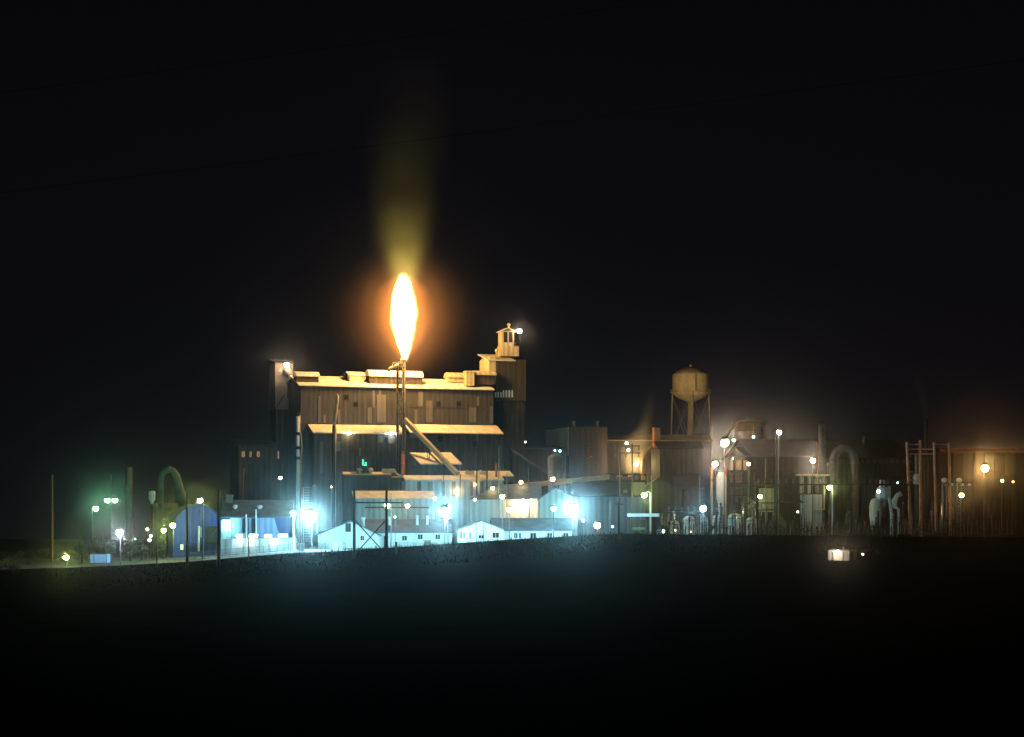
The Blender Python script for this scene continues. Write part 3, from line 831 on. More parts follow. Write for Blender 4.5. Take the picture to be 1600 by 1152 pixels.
# ------------------------------------------------------------------ long white houses, centre
def white_houses():
    F = Fr(545, 556, 6)
    r = F.root('white_house', 'long white low building whose gable end stands behind the crossed dark poles', 'house')
    w_, ro = MB(), MB()
    F.gable_front(w_, ro, 497, 592, 836, 815, 0, 12, .7, .3, xr=548)
    w_.build('gable_wall', 'white_wall', r); ro.build('gable_roof', 'grey_roof', r)
    w_, ro = MB(), MB()
    F.gable_side(w_, ro, 574, 706, 831.5, 813, 3, 18)
    w_.build('wall', 'white_wall', r); ro.build('roof', 'grey_roof', r)
    F.window(r, 544, 824.5, 1.5, 2.4, 0, 'gable_vent', 'glass', 'steel')
    F.window(r, 566, 841, 1.1, 1.4, 0)
    for x in (632, 656.5, 684): F.window(r, x, 841 if x < 650 else 839, 1.5, 1.5, 3)
    m = MB(); F.bx(m, 600, 605, 838, None, 2.8, 2.98); m.build('door', 'door', r)
    m = MB(); F.bx(m, 514, 530, 846, None, -3, -.01); m.build('porch', 'white_paint', r)
    for x, y, a in ((567.5, 815, .55), (609, 814, .42), (652, 812, .4), (668, 813, .3)):
        m = MB(); u, d, z = F.pt(x, y, 7); m.lathe([(a, -2.5), (a, .6), (a*1.4, .8), (a*1.1, 1.2), (.05, 1.3)], (u, d, z), 10); m.build('roof_vent', 'white_paint', r, True)
    bulb(F, r, 578, 833, 2.7, 'cream', 8, .22)
    bulb(F, r, 622, 808, 10, 'teal', 6, .2) if False else None
    F = Fr(752, 550, 4)
    r = F.root('white_office', 'white low office with a broad front gable and a dark roofed wing to the right', 'house')
    w_, ro = MB(), MB()
    F.gable_front(w_, ro, 716, 788, 828, 814.5, 0, 9, .6, .28, xr=752)
    w_.build('gable_wall', 'white_wall', r); ro.build('gable_roof', 'grey_roof', r)
    w_, ro = MB(), MB()
    F.gable_side(w_, ro, 772, 894, 828, 811, 2, 15)
    w_.build('wall', 'white_wall', r); ro.build('roof', 'grey_roof', r)
    for x, y, a, b in ((714+6, 836, .8, 2.0), (725.5, 836, .7, 1.8), (735, 837, .8, 2.0), (752, 839, 1.7, 1.1), (774.5, 836.5, 2.0, 1.6)):
        F.window(r, x, y, a, b, 0)
    for x, a in ((806, 1.1), (812.5, .9), (833, 1.8), (859, 1.6), (884, 1.6)): F.window(r, x, 837, a, 1.6, 2)
    m = MB()
    for x in (744, 755.5): m.tube(F.pt(x, 855, -.25), F.pt(x, 816.5, -.25), .09)
    each(m, 'downpipe', 'steel', r)
white_houses()

# ------------------------------------------------------------------ sheds behind the white houses
def mid_sheds():
    F = Fr(786, 585, -4)
    r = F.root('cream_shed', 'pale ribbed shed with a hipped dark roof and a warm-lit right half', 'shed')
    D = 18
    m = MB(); F.bx(m, 734, 786, 781, None, 0, D); m.build('wall', 'teal_wall', r)
    m = MB(); F.bx(m, 786.2, 841, 779.5, None, 0, D); m.build('warm_lit_wall', 'cream_wall', r)  # warm lamplight on this half is put into the wall colour
    u0, u1 = F.U(732, -.6), F.U(843, -.6); ze = F.Z(780.5); z2 = F.Z(757, 0, 9)
    r0 = F.U(795, 9)
    m = MB().add([(u0, -.6, ze), (u1, -.6, ze), (u1, 9, z2), (r0-3, 9, z2), (u0, D+.6, ze), (u1, D+.6, ze)], [(0, 1, 2, 3), (0, 3, 4), (3, 2, 5, 4), (1, 5, 2), (0, 4, 5, 1)])
    m.build('roof', 'grey_roof', r)
    F.panel(r, 828, 841, 779, 811, 0, 'door', 'cream_wall', .3)
    m = MB(); F.bx(m, 826.3, 827.3, 779, 815, -.4, -.1); m.build('door_post', 'dark_steel', r)
    m = MB(); F.bx(m, 842, 852, 785, None, 1, 6); m.build('side_bay', 'metal_wall_dark', r)
    bulb(F, r, 817, 785, -.9, 'warm', 300, .85, aim=720)
    F = Fr(869, 582, 0)
    r = F.root('gabled_shed', 'teal-lit ribbed shed with a pointed gable behind the right floodlight', 'shed')
    w_, ro = MB(), MB()
    F.gable_front(w_, ro, 843, 902, 780, 763, 0, 16, .7, .3, xr=868)
    w_.build('wall', 'teal_wall', r); ro.build('roof', 'grey_roof', r)
    F = Fr(950, 590, 0)
    r = F.root('long_shed', 'dim grey shed between the right floodlight and the leaning steam', 'shed')
    w_, ro = MB(), MB()
    F.gable_side(w_, ro, 900, 1008, 775, 755, 0, 18)
    w_.build('wall', 'grey_cladding', r); ro.build('roof', 'dark_roof', r)
    F.panel(r, 974, 981, 766, 770, -.8, 'sign_board', 'panel', .1)
    F = Fr(870, 606, 0)
    r = F.root('pipe_bridge', 'long thin orange-lit pipe bridge rising to the right above the sheds', 'pipe bridge')
    a = Vector(F.pt(793, 762.5, 3)); b = Vector(F.pt(952, 746.5, 3))
    m = MB(); m.extr([a+Vector((0, -.6, -.55)), a+Vector((0, .6, -.55)), a+Vector((0, .6, .45)), a+Vector((0, -.6, .45))], b-a); m.build('deck', 'orange_pipe', r)
    m = MB(); m.tube(a+Vector((0, 0, .75)), b+Vector((0, 0, .75)), .28, .28, 8); m.build('pipe', 'orange_pipe', r, True)
    m = MB()
    for t in (0.02, .25, .5, .75, .98):
        p = a.lerp(b, t); m.tube(p+Vector((0, 0, -.55)), (p.x, p.y, F.gl(p.x, p.y)-.4), .16)
    each(m, 'support', 'dark_steel', r)
mid_sheds()

def mid_right():
    F = Fr(915, 690, YAW)
    r = F.root('ore_bin_building', 'tall square dark building with a lit left side and two small roof stubs', 'industrial building')
    D = 22
    m = MB(); F.bx(m, 889, 949, 668, None, 0, D); m.build('wall', 'tan_wall', r)
    uL = F.U(889)-.4
    m = MB(); m.box(uL, uL+.39, .2, D-.3, F.Z(712), F.Z(667)); m.build('side_wall', 'yellow_wall', r)  # pale sheet: light on the left side put into its colour
    m = MB(); F.bx(m, 887.5, 950, 666.5, 668.2, -.4, D+.4); m.build('roof', 'dark_roof', r)
    for x in (896.5, 933.5):
        m = MB(); u, d, z = F.pt(x, 667, 3); m.tube((u, d, z-.2), (u, d, z+1.6), .55, .5, 10).lathe([(.5, 1.5), (.75, 1.6), (.6, 2.0), (.1, 2.1)], (u, d, z), 10); m.build('roof_stub', 'orange_pipe', r, True)
    F.window(r, 919, 697, 1.2, 1.4, 0, frame='panel')
    m = MB(); m.tube(F.pt(919, 693, -.3), F.pt(919, 712, -.3), .1); m.path([F.pt(912, 713, -.6), F.pt(919, 715.5, -1.5), F.pt(926, 713, -.6)], .1, 6); m.build('balcony_rail', 'red_paint', r)
    F = Fr(868, 640, 0)
    r = F.root('round_silo', 'tan round silo in front of the dark square building', 'silo')
    R = 2.4
    MB().lathe([(R, -1), (R, F.Z(716)), (R*.9, F.Z(713)), (R*.5, F.Z(710)), (.1, F.Z(709))], (0, 0, 0), 22).build('shell', 'panel', r, True)
    m = MB(); zt = F.Z(716)
    for z in (zt, zt-3, zt-6, zt-9): m.lathe([(R+.01, -.08), (R+.12, 0), (R+.01, .08)], (0, 0, z), 22)
    each(m, 'hoop', 'steel', r)
    F = Fr(830, 670, YAW)
    r = F.root('crusher_house', 'low dark block between the big building and the square dark one', 'industrial building')
    m = MB(); F.bx(m, 800, 884, 702, None, 0, 14); m.build('wall', 'metal_wall_dark', r)
    m = MB(); F.slab(m, 798, 886, 702, -.5, 696, 8); m.build('roof', 'dark_roof', r)
    for x, y, c in ((866, 702, 'white'), (874, 703, 'white')): pass
    bulb(F, r, 866, 704, -.3, 'blue', 5, .28); bulb(F, r, 874, 705, -.3, 'blue', 7, .32)
    bulb(F, r, 820, 691, -.3, 'cream', 4, .22)
    F = Fr(828, 655, 0)
    r = F.root('small_conveyor', 'thin dark conveyor sloping down to the round silo', 'conveyor')
    a = Vector(F.pt(799, 702)); b = Vector(F.pt(862, 744))
    MB().extr([a+Vector((0, -.5, -.5)), a+Vector((0, .5, -.5)), a+Vector((0, .5, .5)), a+Vector((0, -.5, .5))], b-a).build('gallery', 'tan_wall', r)
    m = MB()
    for t in (.3, .7, .98):
        p = a.lerp(b, t); m.tube(p, (p.x, p.y, F.gl(p.x, p.y)-.3), .15)
    each(m, 'support', 'dark_steel', r)
mid_right()

# ------------------------------------------------------------------ right half
def right_back():
    F = Fr(1030, 720, 6)
    r = F.root('furnace_hall', 'long hall with an orange-lit roof edge behind the steam and the water tower', 'industrial building')
    m = MB(); F.bx(m, 949, 1112, 688, None, 0, 30); m.build('wall', 'tan_wall', r)
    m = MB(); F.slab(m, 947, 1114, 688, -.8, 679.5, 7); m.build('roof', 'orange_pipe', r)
    # tall chimney; the light on its left edge is painted as reddish strips
    F = Fr(1024, 705, 0)
    r = F.root('square_chimney', 'dark square chimney with its lit left edge painted orange-red, right of the steam', 'chimney')
    m = MB(); F.bx(m, 1022.4, 1032, 668.5, None, 0, 2.4); m.build('shaft', 'metal_wall_dark', r)
    m = MB(); F.bx(m, 1019.4, 1022.3, 668, 690, .2, 2.2); F.bx(m, 1019.4, 1022.3, 692, 713, .2, 2.2); each(m, 'lit_edge', 'red_paint', r)
    # curved duct in the steam
    F = Fr(1010, 690, 0)
    r = F.root('curved_duct', 'dark duct curving up beside the golden steam', 'duct')
    pts = [(1005, 790), (1005, 740), (1005, 722), (1008, 710), (1014, 702), (1021, 700)]
    MB().path([F.pt(x, y) for x, y in pts], .8, 12).build('pipe', 'orange_pipe', r, True)
    m = MB(); F.bx(m, 1008, 1032, 712, None, 1.5, 8); m.build('filter_box', 'brown_wall', r)
    F = Fr(1000, 650, 0)
    r = F.root('dark_plant', 'tangle of dark steelwork below the golden steam', 'steelwork')
    m = MB()
    rnd = random.Random(4)
    for x in range(950, 1012, 10):
        m.tube(F.pt(x, 860), F.pt(x, 738+rnd.randint(0, 10)), .3)
    for y in (742, 752, 768, 784): m.tube(F.pt(946, y), F.pt(1012, y), .3)
    m.build('frame', 'dark_steel', r)
    m = MB(); F.bx(m, 952, 1010, 756, None, 1, 6); m.build('wall', 'metal_wall_dark', r)
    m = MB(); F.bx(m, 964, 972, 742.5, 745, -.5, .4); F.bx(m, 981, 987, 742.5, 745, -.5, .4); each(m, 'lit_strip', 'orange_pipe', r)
    # small gabled house right of it
    F = Fr(1040, 610, 0)
    r = F.root('grey_gable_shed', 'grey-brown shed with a pointed gable above the pale canopy', 'shed')
    w_, ro = MB(), MB()
    F.gable_front(w_, ro, 1004, 1066, 766, 748, 0, 16, .6, .3, xr=1029)
    w_.build('gable_wall', 'tan_wall', r); ro.build('gable_roof', 'dark_roof', r)
    m = MB(); F.bx(m, 1067, 1096, 763, None, 1, 12); m.build('side_wall', 'brown_wall', r)
    m = MB(); F.slab(m, 1055, 1100, 764, .3, 742, 12); m.build('side_roof', 'dark_roof', r)
    F = Fr(1056, 650, 5)
    r = F.root('dark_block', 'large unlit block under the water tower', 'industrial building')
    m = MB(); F.bx(m, 1031, 1098, 700, None, 0, 18); m.build('wall', 'metal_wall_dark', r)
    m = MB(); F.slab(m, 1028, 1101, 700, -.5, 690, 9); m.build('roof', 'dark_roof', r)
    m = MB()
    for x in (1040, 1052, 1064, 1076, 1088): F.bx(m, x, x+4, 738, 744, -.2, -.02)
    each(m, 'louvre', 'brown_wall', r)
right_back()

def water_tower():
    F = Fr(1079, 790, 0)
    r = F.root('water_tower', 'elevated round water tank with a domed top on slim legs', 'water tower')
    k = 790/FOC; R = 28.3*k
    zt, zc, zb = F.Z(574), F.Z(587), F.Z(614)
    zbot = F.Z(628)
    prof = [(.05, zt), (R*.25, zt-.2), (R*.5, zt-.75), (R*.75, zt-1.6), (R*.92, zt-2.6), (R*.985, zc+.35), (R, zc)][::-1]
    tank = [(.7, zbot-.3), (R*.3, zbot+.25), (R*.6, zbot+1.2), (R*.82, zbot+2.2), (R*.95, zbot+3.1), (R, zb)]
    MB().lathe(tank+prof, (0, 0, 0), 40).build('tank', 'tower_paint', r, True)
    zr = F.Z(613.5)
    m = MB().lathe([(R+.02, zr-.1), (R+.9, zr-.1), (R+.9, zr+.1), (R+.02, zr+.1)], (0, 0, 0), 40)
    for i in range(32):
        a = 2*pi*i/32; m.tube(((R+.85)*cos(a), (R+.85)*sin(a), zr), ((R+.85)*cos(a), (R+.85)*sin(a), zr+1.1), .045, None, 5)
        b = 2*pi*(i+1)/32
        m.tube(((R+.85)*cos(a), (R+.85)*sin(a), zr+1.1), ((R+.85)*cos(b), (R+.85)*sin(b), zr+1.1), .05, None, 5)
    m.build('catwalk', 'tower_paint', r)
    MB().tube((0, 0, -.5), (0, 0, zbot), .55, .55, 14).build('riser', 'tower_paint', r, True)
    foot = []
    for a in (0, 90, 180, 270):
        an = radians(a+1); t = Vector((R*1.0*cos(an), R*1.0*sin(an), zr)); b = Vector((R*1.25*cos(an), R*1.25*sin(an), -.5)); foot.append((t, b))
        MB().tube(b, t, .34, .28, 10).build('leg', 'tower_paint', r, True)
    m = MB()
    for i in range(4):
        t0, b0 = foot[i]; t1, b1 = foot[(i+1) % 4]
        for (f0, f1) in ((.3, .62), (.62, .98)):
            m.tube(b0.lerp(t0, f0), b1.lerp(t1, f1), .03).tube(b1.lerp(t1, f0), b0.lerp(t0, f1), .03)
        for f in (.3, .62): m.tube(b0.lerp(t0, f), b1.lerp(t1, f), .07)
    m.build('brace', 'tower_paint', r)
    m = MB(); a = radians(-78)
    for s_ in (-.25, .25): m.tube((R*1.03*cos(a)+s_, R*1.03*sin(a), zr), (R*1.03*cos(a)+s_, R*1.03*sin(a), zc), .07)
    for i in range(14):
        z = zr+(zc-zr)*i/13; m.tube((R*1.03*cos(a)-.25, R*1.03*sin(a), z), (R*1.03*cos(a)+.25, R*1.03*sin(a), z), .05)
    m.build('ladder', 'dark_steel', r)
    MB().lathe([(.5, 0), (.5, .7), (.7, .8), (.1, 1.2)], (0, 0, zt-.1), 12).build('vent', 'tower_paint', r, True)
water_tower()

def right_tanks():
    F = Fr(1172, 740, 0)
    r = F.root('round_tank', 'broad dull gold tank behind the starry pink lamp', 'tank')
    k = 740/FOC; R = 25*k
    MB().lathe([(R, -1), (R, F.Z(660)), (R*.7, F.Z(657)), (R*.3, F.Z(655.5)), (.05, F.Z(655))], (0, 0, 0), 32).build('shell', 'tower_paint', r, True)
    m = MB(); m.lathe([(R+.05, 0), (R+.2, .1), (R+.05, .2)], (0, 0, F.Z(674)), 32); m.lathe([(R+.05, 0), (R+.2, .1), (R+.05, .2)], (0, 0, F.Z(662)), 32); each(m, 'hoop', 'steel', r)
    m = MB()
    F2 = F
    st = [F.pt(1137, 690, -R-.3), F.pt(1140, 676, -R-.3), F.pt(1145, 668, -R-.3), F.pt(1152, 662, -R-.3)]
    m.path(st, .22, 6); m.build('stair', 'orange_pipe', r)
    MB().tube(F.pt(1178.5, 700, -R-.5), F.pt(1178.5, 667, -R-.5), .38).build('down_pipe', 'orange_pipe', r)
    F = Fr(1187, 715, 0)
    r = F.root('short_chimney', 'short thick dark chimney right of the gold tank', 'chimney')
    MB().lathe([(1.25, -1), (1.2, F.Z(668)), (.95, F.Z(667.6)), (.9, F.Z(669))], (0, 0, 0), 18).build('shaft', 'dark_steel', r, True)
    MB().lathe([(1.3, 0), (1.3, .5), (1.2, .5)], (0, 0, F.Z(671)), 18).build('rim', 'steel', r)
    # big dark hall
    F = Fr(1245, 660, 12)
    r = F.root('casting_hall', 'wide hall with a black roof and reddish brown walls behind the lamp mast', 'industrial building')
    w_, ro = MB(), MB()
    F.gable_side(w_, ro, 1182, 1296, 715, 689, 0, 34, 1.0, .5)
    w_.build('wall', 'brown_wall', r); ro.build('roof', 'dark_roof', r)
    m = MB(); F.bx(m, 1166, 1181, 712, None, 2, 26); m.build('side_bay', 'tan_wall', r)
    m = MB(); F.slab(m, 1163, 1184, 712, 1, 698, 12); m.build('side_roof', 'dark_roof', r)
    F.panel(r, 1186, 1209, 763, 800, -.1, 'lit_door', 'cream_wall', .2)
    for x in (1220, 1240, 1268): F.panel(r, x, x+10, 732, 756, -.0, 'wall_sheet', 'tan_wall', .12)
    # second hall
    F = Fr(1360, 690, 6)
    r = F.root('rolling_hall', 'long unlit hall with a hipped black roof behind the arched duct', 'industrial building')
    D = 36; u0, u1 = F.U(1294, -.6), F.U(1430, -.6); ze = F.Z(716); zr = F.Z(687.5, 0, 18)
    m = MB().add([(u0, -.6, ze), (u1, -.6, ze), (F.U(1395, 18), 18, zr), (F.U(1290, 18), 18, zr), (u0, D+.6, ze), (u1, D+.6, ze)], [(0, 1, 2, 3), (0, 3, 4), (3, 2, 5, 4), (1, 5, 2), (0, 4, 5, 1)])
    m.build('roof', 'dark_roof', r)
    m = MB(); F.bx(m, 1297, 1427, 716.6, None, 0, D); m.build('wall', 'metal_wall_dark', r)
    rnd = random.Random(2)
    for x in range(1346, 1425, 9):
        F.panel(r, x, x+rnd.choice((4, 5, 6)), 718, 724, 0, 'window', 'panel', .1)
    for x in range(1350, 1420, 14): F.panel(r, x, x+3, 726, 758, 0, 'wall_panel', 'tan_wall', .12)
    m = MB(); F.bx(m, 1340, 1428, 739, 741, -2, -.02); m.build('walkway', 'tan_wall', r)
    m = MB(); u, d, z = F.pt(1349.5, 688, 14); m.tube((u, d, z-2), (u, d, z+1), .35).lathe([(.35, .9), (.55, 1), (.1, 1.5)], (u, d, z), 8); m.build('roof_stub', 'red_paint', r)
    F = Fr(1284.5, 640, 0)
    r = F.root('round_chimney', 'thick grey round chimney left of the arched duct', 'chimney')
    k = 640/FOC
    MB().lathe([(6.4*k, -1), (5.9*k, F.Z(700)), (5.7*k, F.Z(662)), (4.8*k, F.Z(662)), (4.6*k, F.Z(666))], (0, 0, 0), 20).build('shaft', 'steel', r, True)
    MB().lathe([(6.0*k, 0), (6.4*k, .1), (6.4*k, .4), (5.9*k, .5)], (0, 0, F.Z(668)), 20).build('rim', 'steel', r)
    MB().tube(F.pt(1277, 850, -.5), F.pt(1277, 690, -.5), .2).build('downpipe', 'red_paint', r)
    # arched duct
    F = Fr(1318, 630, 0)
    r = F.root('arched_duct', 'grey duct bent like an upside-down U at the right of the round chimney', 'duct')
    pts = [(1302, 850), (1302, 760), (1302, 722)]+[(1318.5-16.5*cos(a), 722-20*sin(a)) for a in [pi*i/10 for i in range(1, 10)]]+[(1335, 722), (1335, 790), (1335, 850)]
    MB().path([F.pt(x, y) for x, y in pts], 1.45, 14).build('pipe', 'steel', r, True)
    m = MB()
    for x, y in ((1302, 724), (1302, 760), (1335, 724), (1335, 760)):
        m.lathe([(1.46, -.2), (1.75, -.15), (1.75, .15), (1.46, .2)], F.pt(x, y), 16)
    each(m, 'flange', 'steel', r)
    F = Fr(1280, 615, 4)
    r = F.root('control_cabin', 'stepped pale cabins with yellow piping below the round chimney', 'building')
    m = MB(); F.bx(m, 1256, 1284, 773, None, 0, 5); m.build('lower_cabin', 'teal_wall', r)
    m = MB(); F.bx(m, 1270, 1284, 746, 772.8, .5, 5); m.build('upper_cabin', 'tan_wall', r)
    m = MB(); F.bx(m, 1246, 1297, 741, 743.5, -.3, 3); m.build('walkway', 'yellow_wall', r)
    for x in (1250, 1262, 1274): F.panel(r, x, x+6, 744, 771, .6 if x > 1266 else 1.8, 'panel', 'concrete', .1)
    m = MB(); m.path([F.pt(1288, 758, -.6), F.pt(1288, 796, -.6), F.pt(1272, 797, -.6)], .25, 8); m.build('pipe', 'yellow_wall', r)
    m = MB()
    for x in (1247, 1268, 1296): m.tube(F.pt(x, 850, .5), F.pt(x, 743, .5), .15)
    each(m, 'post', 'dark_steel', r)
right_tanks()

def process_columns():
    F = Fr(1127, 610, 0)
    r = F.root('blue_vessel', 'upright blue-lit vessel below the two starry pink lamps', 'vessel')
    MB().lathe([(1.7, -.5), (1.7, F.Z(748)), (1.4, F.Z(742)), (.8, F.Z(738)), (.1, F.Z(737))], (0, 0, 0), 20).build('shell', 'white_paint', r, True)
    MB().tube((-1.0, 0, F.Z(740)), (-1.6, -.2, F.Z(728)), .3).build('outlet', 'steel', r, True)
    MB().path([(-1.9, -.5, -.3), (-1.9, -.5, F.Z(735)), (-1.2, -.6, F.Z(731))], .22, 8).build('side_pipe', 'steel', r, True)
    F = Fr(1112.5, 612, 0)
    r = F.root('process_pipe', 'yellowish upright pipe left of the blue-lit vessel', 'pipe')
    MB().path([(0, 0, -.5), (0, 0, F.Z(735)), (.2, 0, F.Z(729)), (1.2, 0, F.Z(726))], .45, 10).build('shaft', 'orange_pipe', r, True)
    MB().lathe([(.5, -.2), (.65, 0), (.5, .2)], (0, 0, F.Z(750)), 12).build('flange', 'steel', r)
    F = Fr(1134, 612, 0)
    r = F.root('process_pipe', 'pink-lit upright pipe right of the blue-lit vessel', 'pipe')
    MB().path([(0, 0, -.5), (0, 0, F.Z(734))], .42, 10).lathe([(.42, 0), (.3, .4), (.05, .5)], (0, 0, F.Z(734)), 10).build('shaft', 'red_paint', r, True)
    MB().lathe([(.46, -.2), (.62, 0), (.46, .2)], (0, 0, F.Z(752)), 12).build('flange', 'steel', r)
    F = Fr(1160, 616, 6)
    r = F.root('pipe_rack', 'dark steel pipe rack with lit gaps right of the pink-lit pipe', 'pipe rack')
    m = MB()
    rnd = random.Random(11)
    D = 6
    for d in (0, D):
        for x in (1140, 1147, 1160, 1172): m.tube(F.pt(x, 850, d), F.pt(x, 712 if x < 1165 else 722, d), .28)
        for y in (714, 736, 757, 775, 800): m.tube(F.pt(1139, y, d), F.pt(1180, y, d), .25)
    m.build('frame', 'dark_steel', r)
    m = MB(); F.bx(m, 1143, 1180, 755, 762, .5, 5); F.bx(m, 1140, 1172, 735, 739, .5, 5); each(m, 'deck', 'dark_steel', r)
    m = MB()
    for x in (1143, 1152, 1156.5, 1160.5, 1165):
        a = F.pt(x, 724, 2.5); m.tube((a[0], a[1], a[2]-3), (a[0], a[1], a[2]+1), .5, .5, 8)
    each(m, 'pump_column', 'orange_pipe', r, True)
    m = MB(); F.bx(m, 1147, 1178, 763, 800, 5, 5.3); m.build('back_sheet', 'brown_wall', r)
    m = MB()
    for i in range(13):
        x = 1147+i*2.6; m.tube(F.pt(x, 800, .8), F.pt(x+rnd.uniform(-1, 1), 762, .8), .09)
    each(m, 'hanging_rod', 'dark_steel', r)
    bulb(F, r, 1144.5, 717, -.2, 'cream', 3, .2)
process_columns()

def canopy():
    F = Fr(1006, 548, 0)
    r = F.root('canopy', 'pale flat canopy on thin posts above the yard gate', 'canopy')
    m = MB(); F.bx(m, 982, 1030, 802.5, 807.5, 0, 6); m.build('roof', 'white_paint', r)
    m = MB()
    for x in (983.5, 1012, 1029):
        for d in (.3, 5.7): m.tube(F.pt(x, 850, d), F.pt(x, 807.5, d), .13)
    each(m, 'post', 'dark_steel', r)
    m = MB(); F.bx(m, 985, 1011, 812, None, 3, 5.5); m.build('booth', 'metal_wall_dark', r)
    F.panel(r, 988, 1008, 824, 828, 3, 'window', 'green_paint', .1)
canopy()

def four_posts():
    F = Fr(1450, 600, 0)
    r = F.root('steel_gantry', 'row of four tall posts joined by three rails, lit orange-pink', 'gantry')
    m = []
    for a, b, d in (((1424, 800), (1417, 691), 0), ((1439, 800), (1437.5, 688), 2.5), ((1464, 810), (1459.5, 691.5), 0), ((1485, 812), (1482.5, 691.5), 2.5)):
        p, q = F.pt(*a, d), F.pt(*b, d); p = (p[0], p[1], F.gl(p[0], p[1])-.4)
        MB().tube(p, q, .5, .4, 10).build('post', 'wood_lit', r)
    k = MB()
    for x0, x1, y in ((1417, 1438, 694.5), (1417.5, 1460, 702), (1418, 1438, 709.5), (1438, 1460, 709.5), (1459, 1483, 694.5)):
        k.tube(F.pt(x0, y, 1), F.pt(x1, y, 1), .2)
    each(k, 'rail', 'wood_lit', r)
    k = MB()
    for x, y in ((1424, 738), (1424, 744), (1424, 750)):
        u, d, z = F.pt(x, y, -1); k.lathe([(.3, -.4), (.9, -.2), (.9, .2), (.3, .4)], (u, d, z), 10)
    each(k, 'insulator', 'panel', r)
    F = Fr(1447, 625, 0)
    r = F.root('dark_column', 'thick unlit column standing between the tall gantry posts', 'column')
    MB().lathe([(1.5, -1), (1.45, F.Z(712)), (.9, F.Z(706)), (.6, F.Z(702)), (.6, F.Z(655)), (.45, F.Z(655))], (0, 0, 0), 16).build('shaft', 'dark_steel', r, True)
    MB().lathe([(1.5, 0), (1.8, .1), (1.8, .5), (1.5, .6)], (0, 0, F.Z(716)), 16).build('rim', 'dark_steel', r)
    F = Fr(1433, 630, 0)
    r = F.root('blue_column', 'slim grey-blue column left of the thick unlit one', 'column')
    MB().lathe([(.8, -1), (.8, F.Z(714)), (.5, F.Z(709)), (.05, F.Z(708))], (0, 0, 0), 14).build('shaft', 'steel', r, True)
    MB().lathe([(.8, 0), (1.3, .2), (1.3, 3.0), (.8, 3.4)], (0, 0, F.Z(757)), 14).build('drum', 'white_paint', r, True)
    # T shaped pale stands
    for x, yb, lab in ((1475.5, 757, 'pale round-headed busbar stand, left of the pair before the orange hall'), (1498.5, 757, 'pale round-headed busbar stand, right of the pair before the orange hall')):
        F = Fr(x, 585, 0)
        r = F.root('busbar_stand', lab, 'busbar stand', 'busbar stands')
        m = MB()
        for dx in (-.55, .55): m.tube((dx, 0, -.4), (dx, 0, F.Z(752)), .3, .28)
        each(m, 'post', 'panel', r)
        MB().ball((0, 0, F.Z(750.5)), .95, 8, .8).build('head', 'white_paint', r, True)
    F = Fr(1492, 584, 0)
    r = F.root('busbar', 'pale horizontal busbar carried by the two round-headed stands', 'busbar')
    m = MB(); m.tube(F.pt(1474, 757.5), F.pt(1517, 757.5), .38)
    m.build('bar', 'white_paint', r)
    m = MB()
    for x in (1476, 1483, 1492, 1499, 1509): m.lathe([(.35, -.5), (.75, -.2), (.75, .2), (.35, .5)], F.pt(x, 757.5), 10)
    each(m, 'insulator', 'panel', r)
    F = Fr(1560, 700, 4)
    r = F.root('red_hall', 'long low hall with a rust-orange lit front at the right edge', 'industrial building')
    m = MB(); F.bx(m, 1480, 1680, 704, None, 0, 30); m.build('wall', 'rust_wall', r)
    m = MB(); F.slab(m, 1477, 1684, 704.5, -1, 701, 6, .8); m.build('roof', 'red_paint', r)
    m = MB()
    for x in range(1490, 1680, 16): F.bx(m, x, x+1.5, 708, 800, -.3, -.02)
    each(m, 'pilaster', 'brown_wall', r)
    F = Fr(1380, 588, 0)
    r = F.root('white_dust_collector', 'bright pale cluster of rounded hoppers and pipes in the substation', 'machine')
    m = MB(); m.lathe([(1.5, -.5), (1.9, 3), (1.9, 6), (1.4, 7.5), (.3, 8.2)], (F.U(1368), 0, F.Z(812)-1.6), 18); m.build('hopper', 'white_paint', r, True)
    m = MB(); m.lathe([(1.2, 0), (1.6, 2), (1.2, 4.5)], (F.U(1379), .8, F.Z(795)), 16); m.build('drum', 'concrete', r, True)
    m = MB(); m.lathe([(.9, 0), (2.1, 1.2), (1.7, 3.6), (.9, 4.2), (.9, 6.2), (.2, 6.3)], (F.U(1378), -.6, F.Z(782)), 16); m.build('cyclone', 'white_paint', r, True)
    m = MB(); m.path([F.pt(1389, 760, -1), F.pt(1389, 778, -1), F.pt(1391, 790, -1), F.pt(1393, 805, -1), F.pt(1393, 850, -1)], .5, 10); m.build('pipe', 'white_paint', r, True)
    m = MB(); m.path([F.pt(1408, 771, -1), F.pt(1402, 774, -1), F.pt(1397, 783, -1), F.pt(1398, 792, -1), F.pt(1404, 796, -1), F.pt(1405, 850, -1)], [.8, .7, .9, .7, .45, .35], 12); m.build('goose_neck', 'white_paint', r, True)
    m = MB()
    for x in (1366, 1372, 1381): m.tube((F.U(x), .5, -.5), F.pt(x, 795, .5), .2)
    each(m, 'leg', 'dark_steel', r)
four_posts()

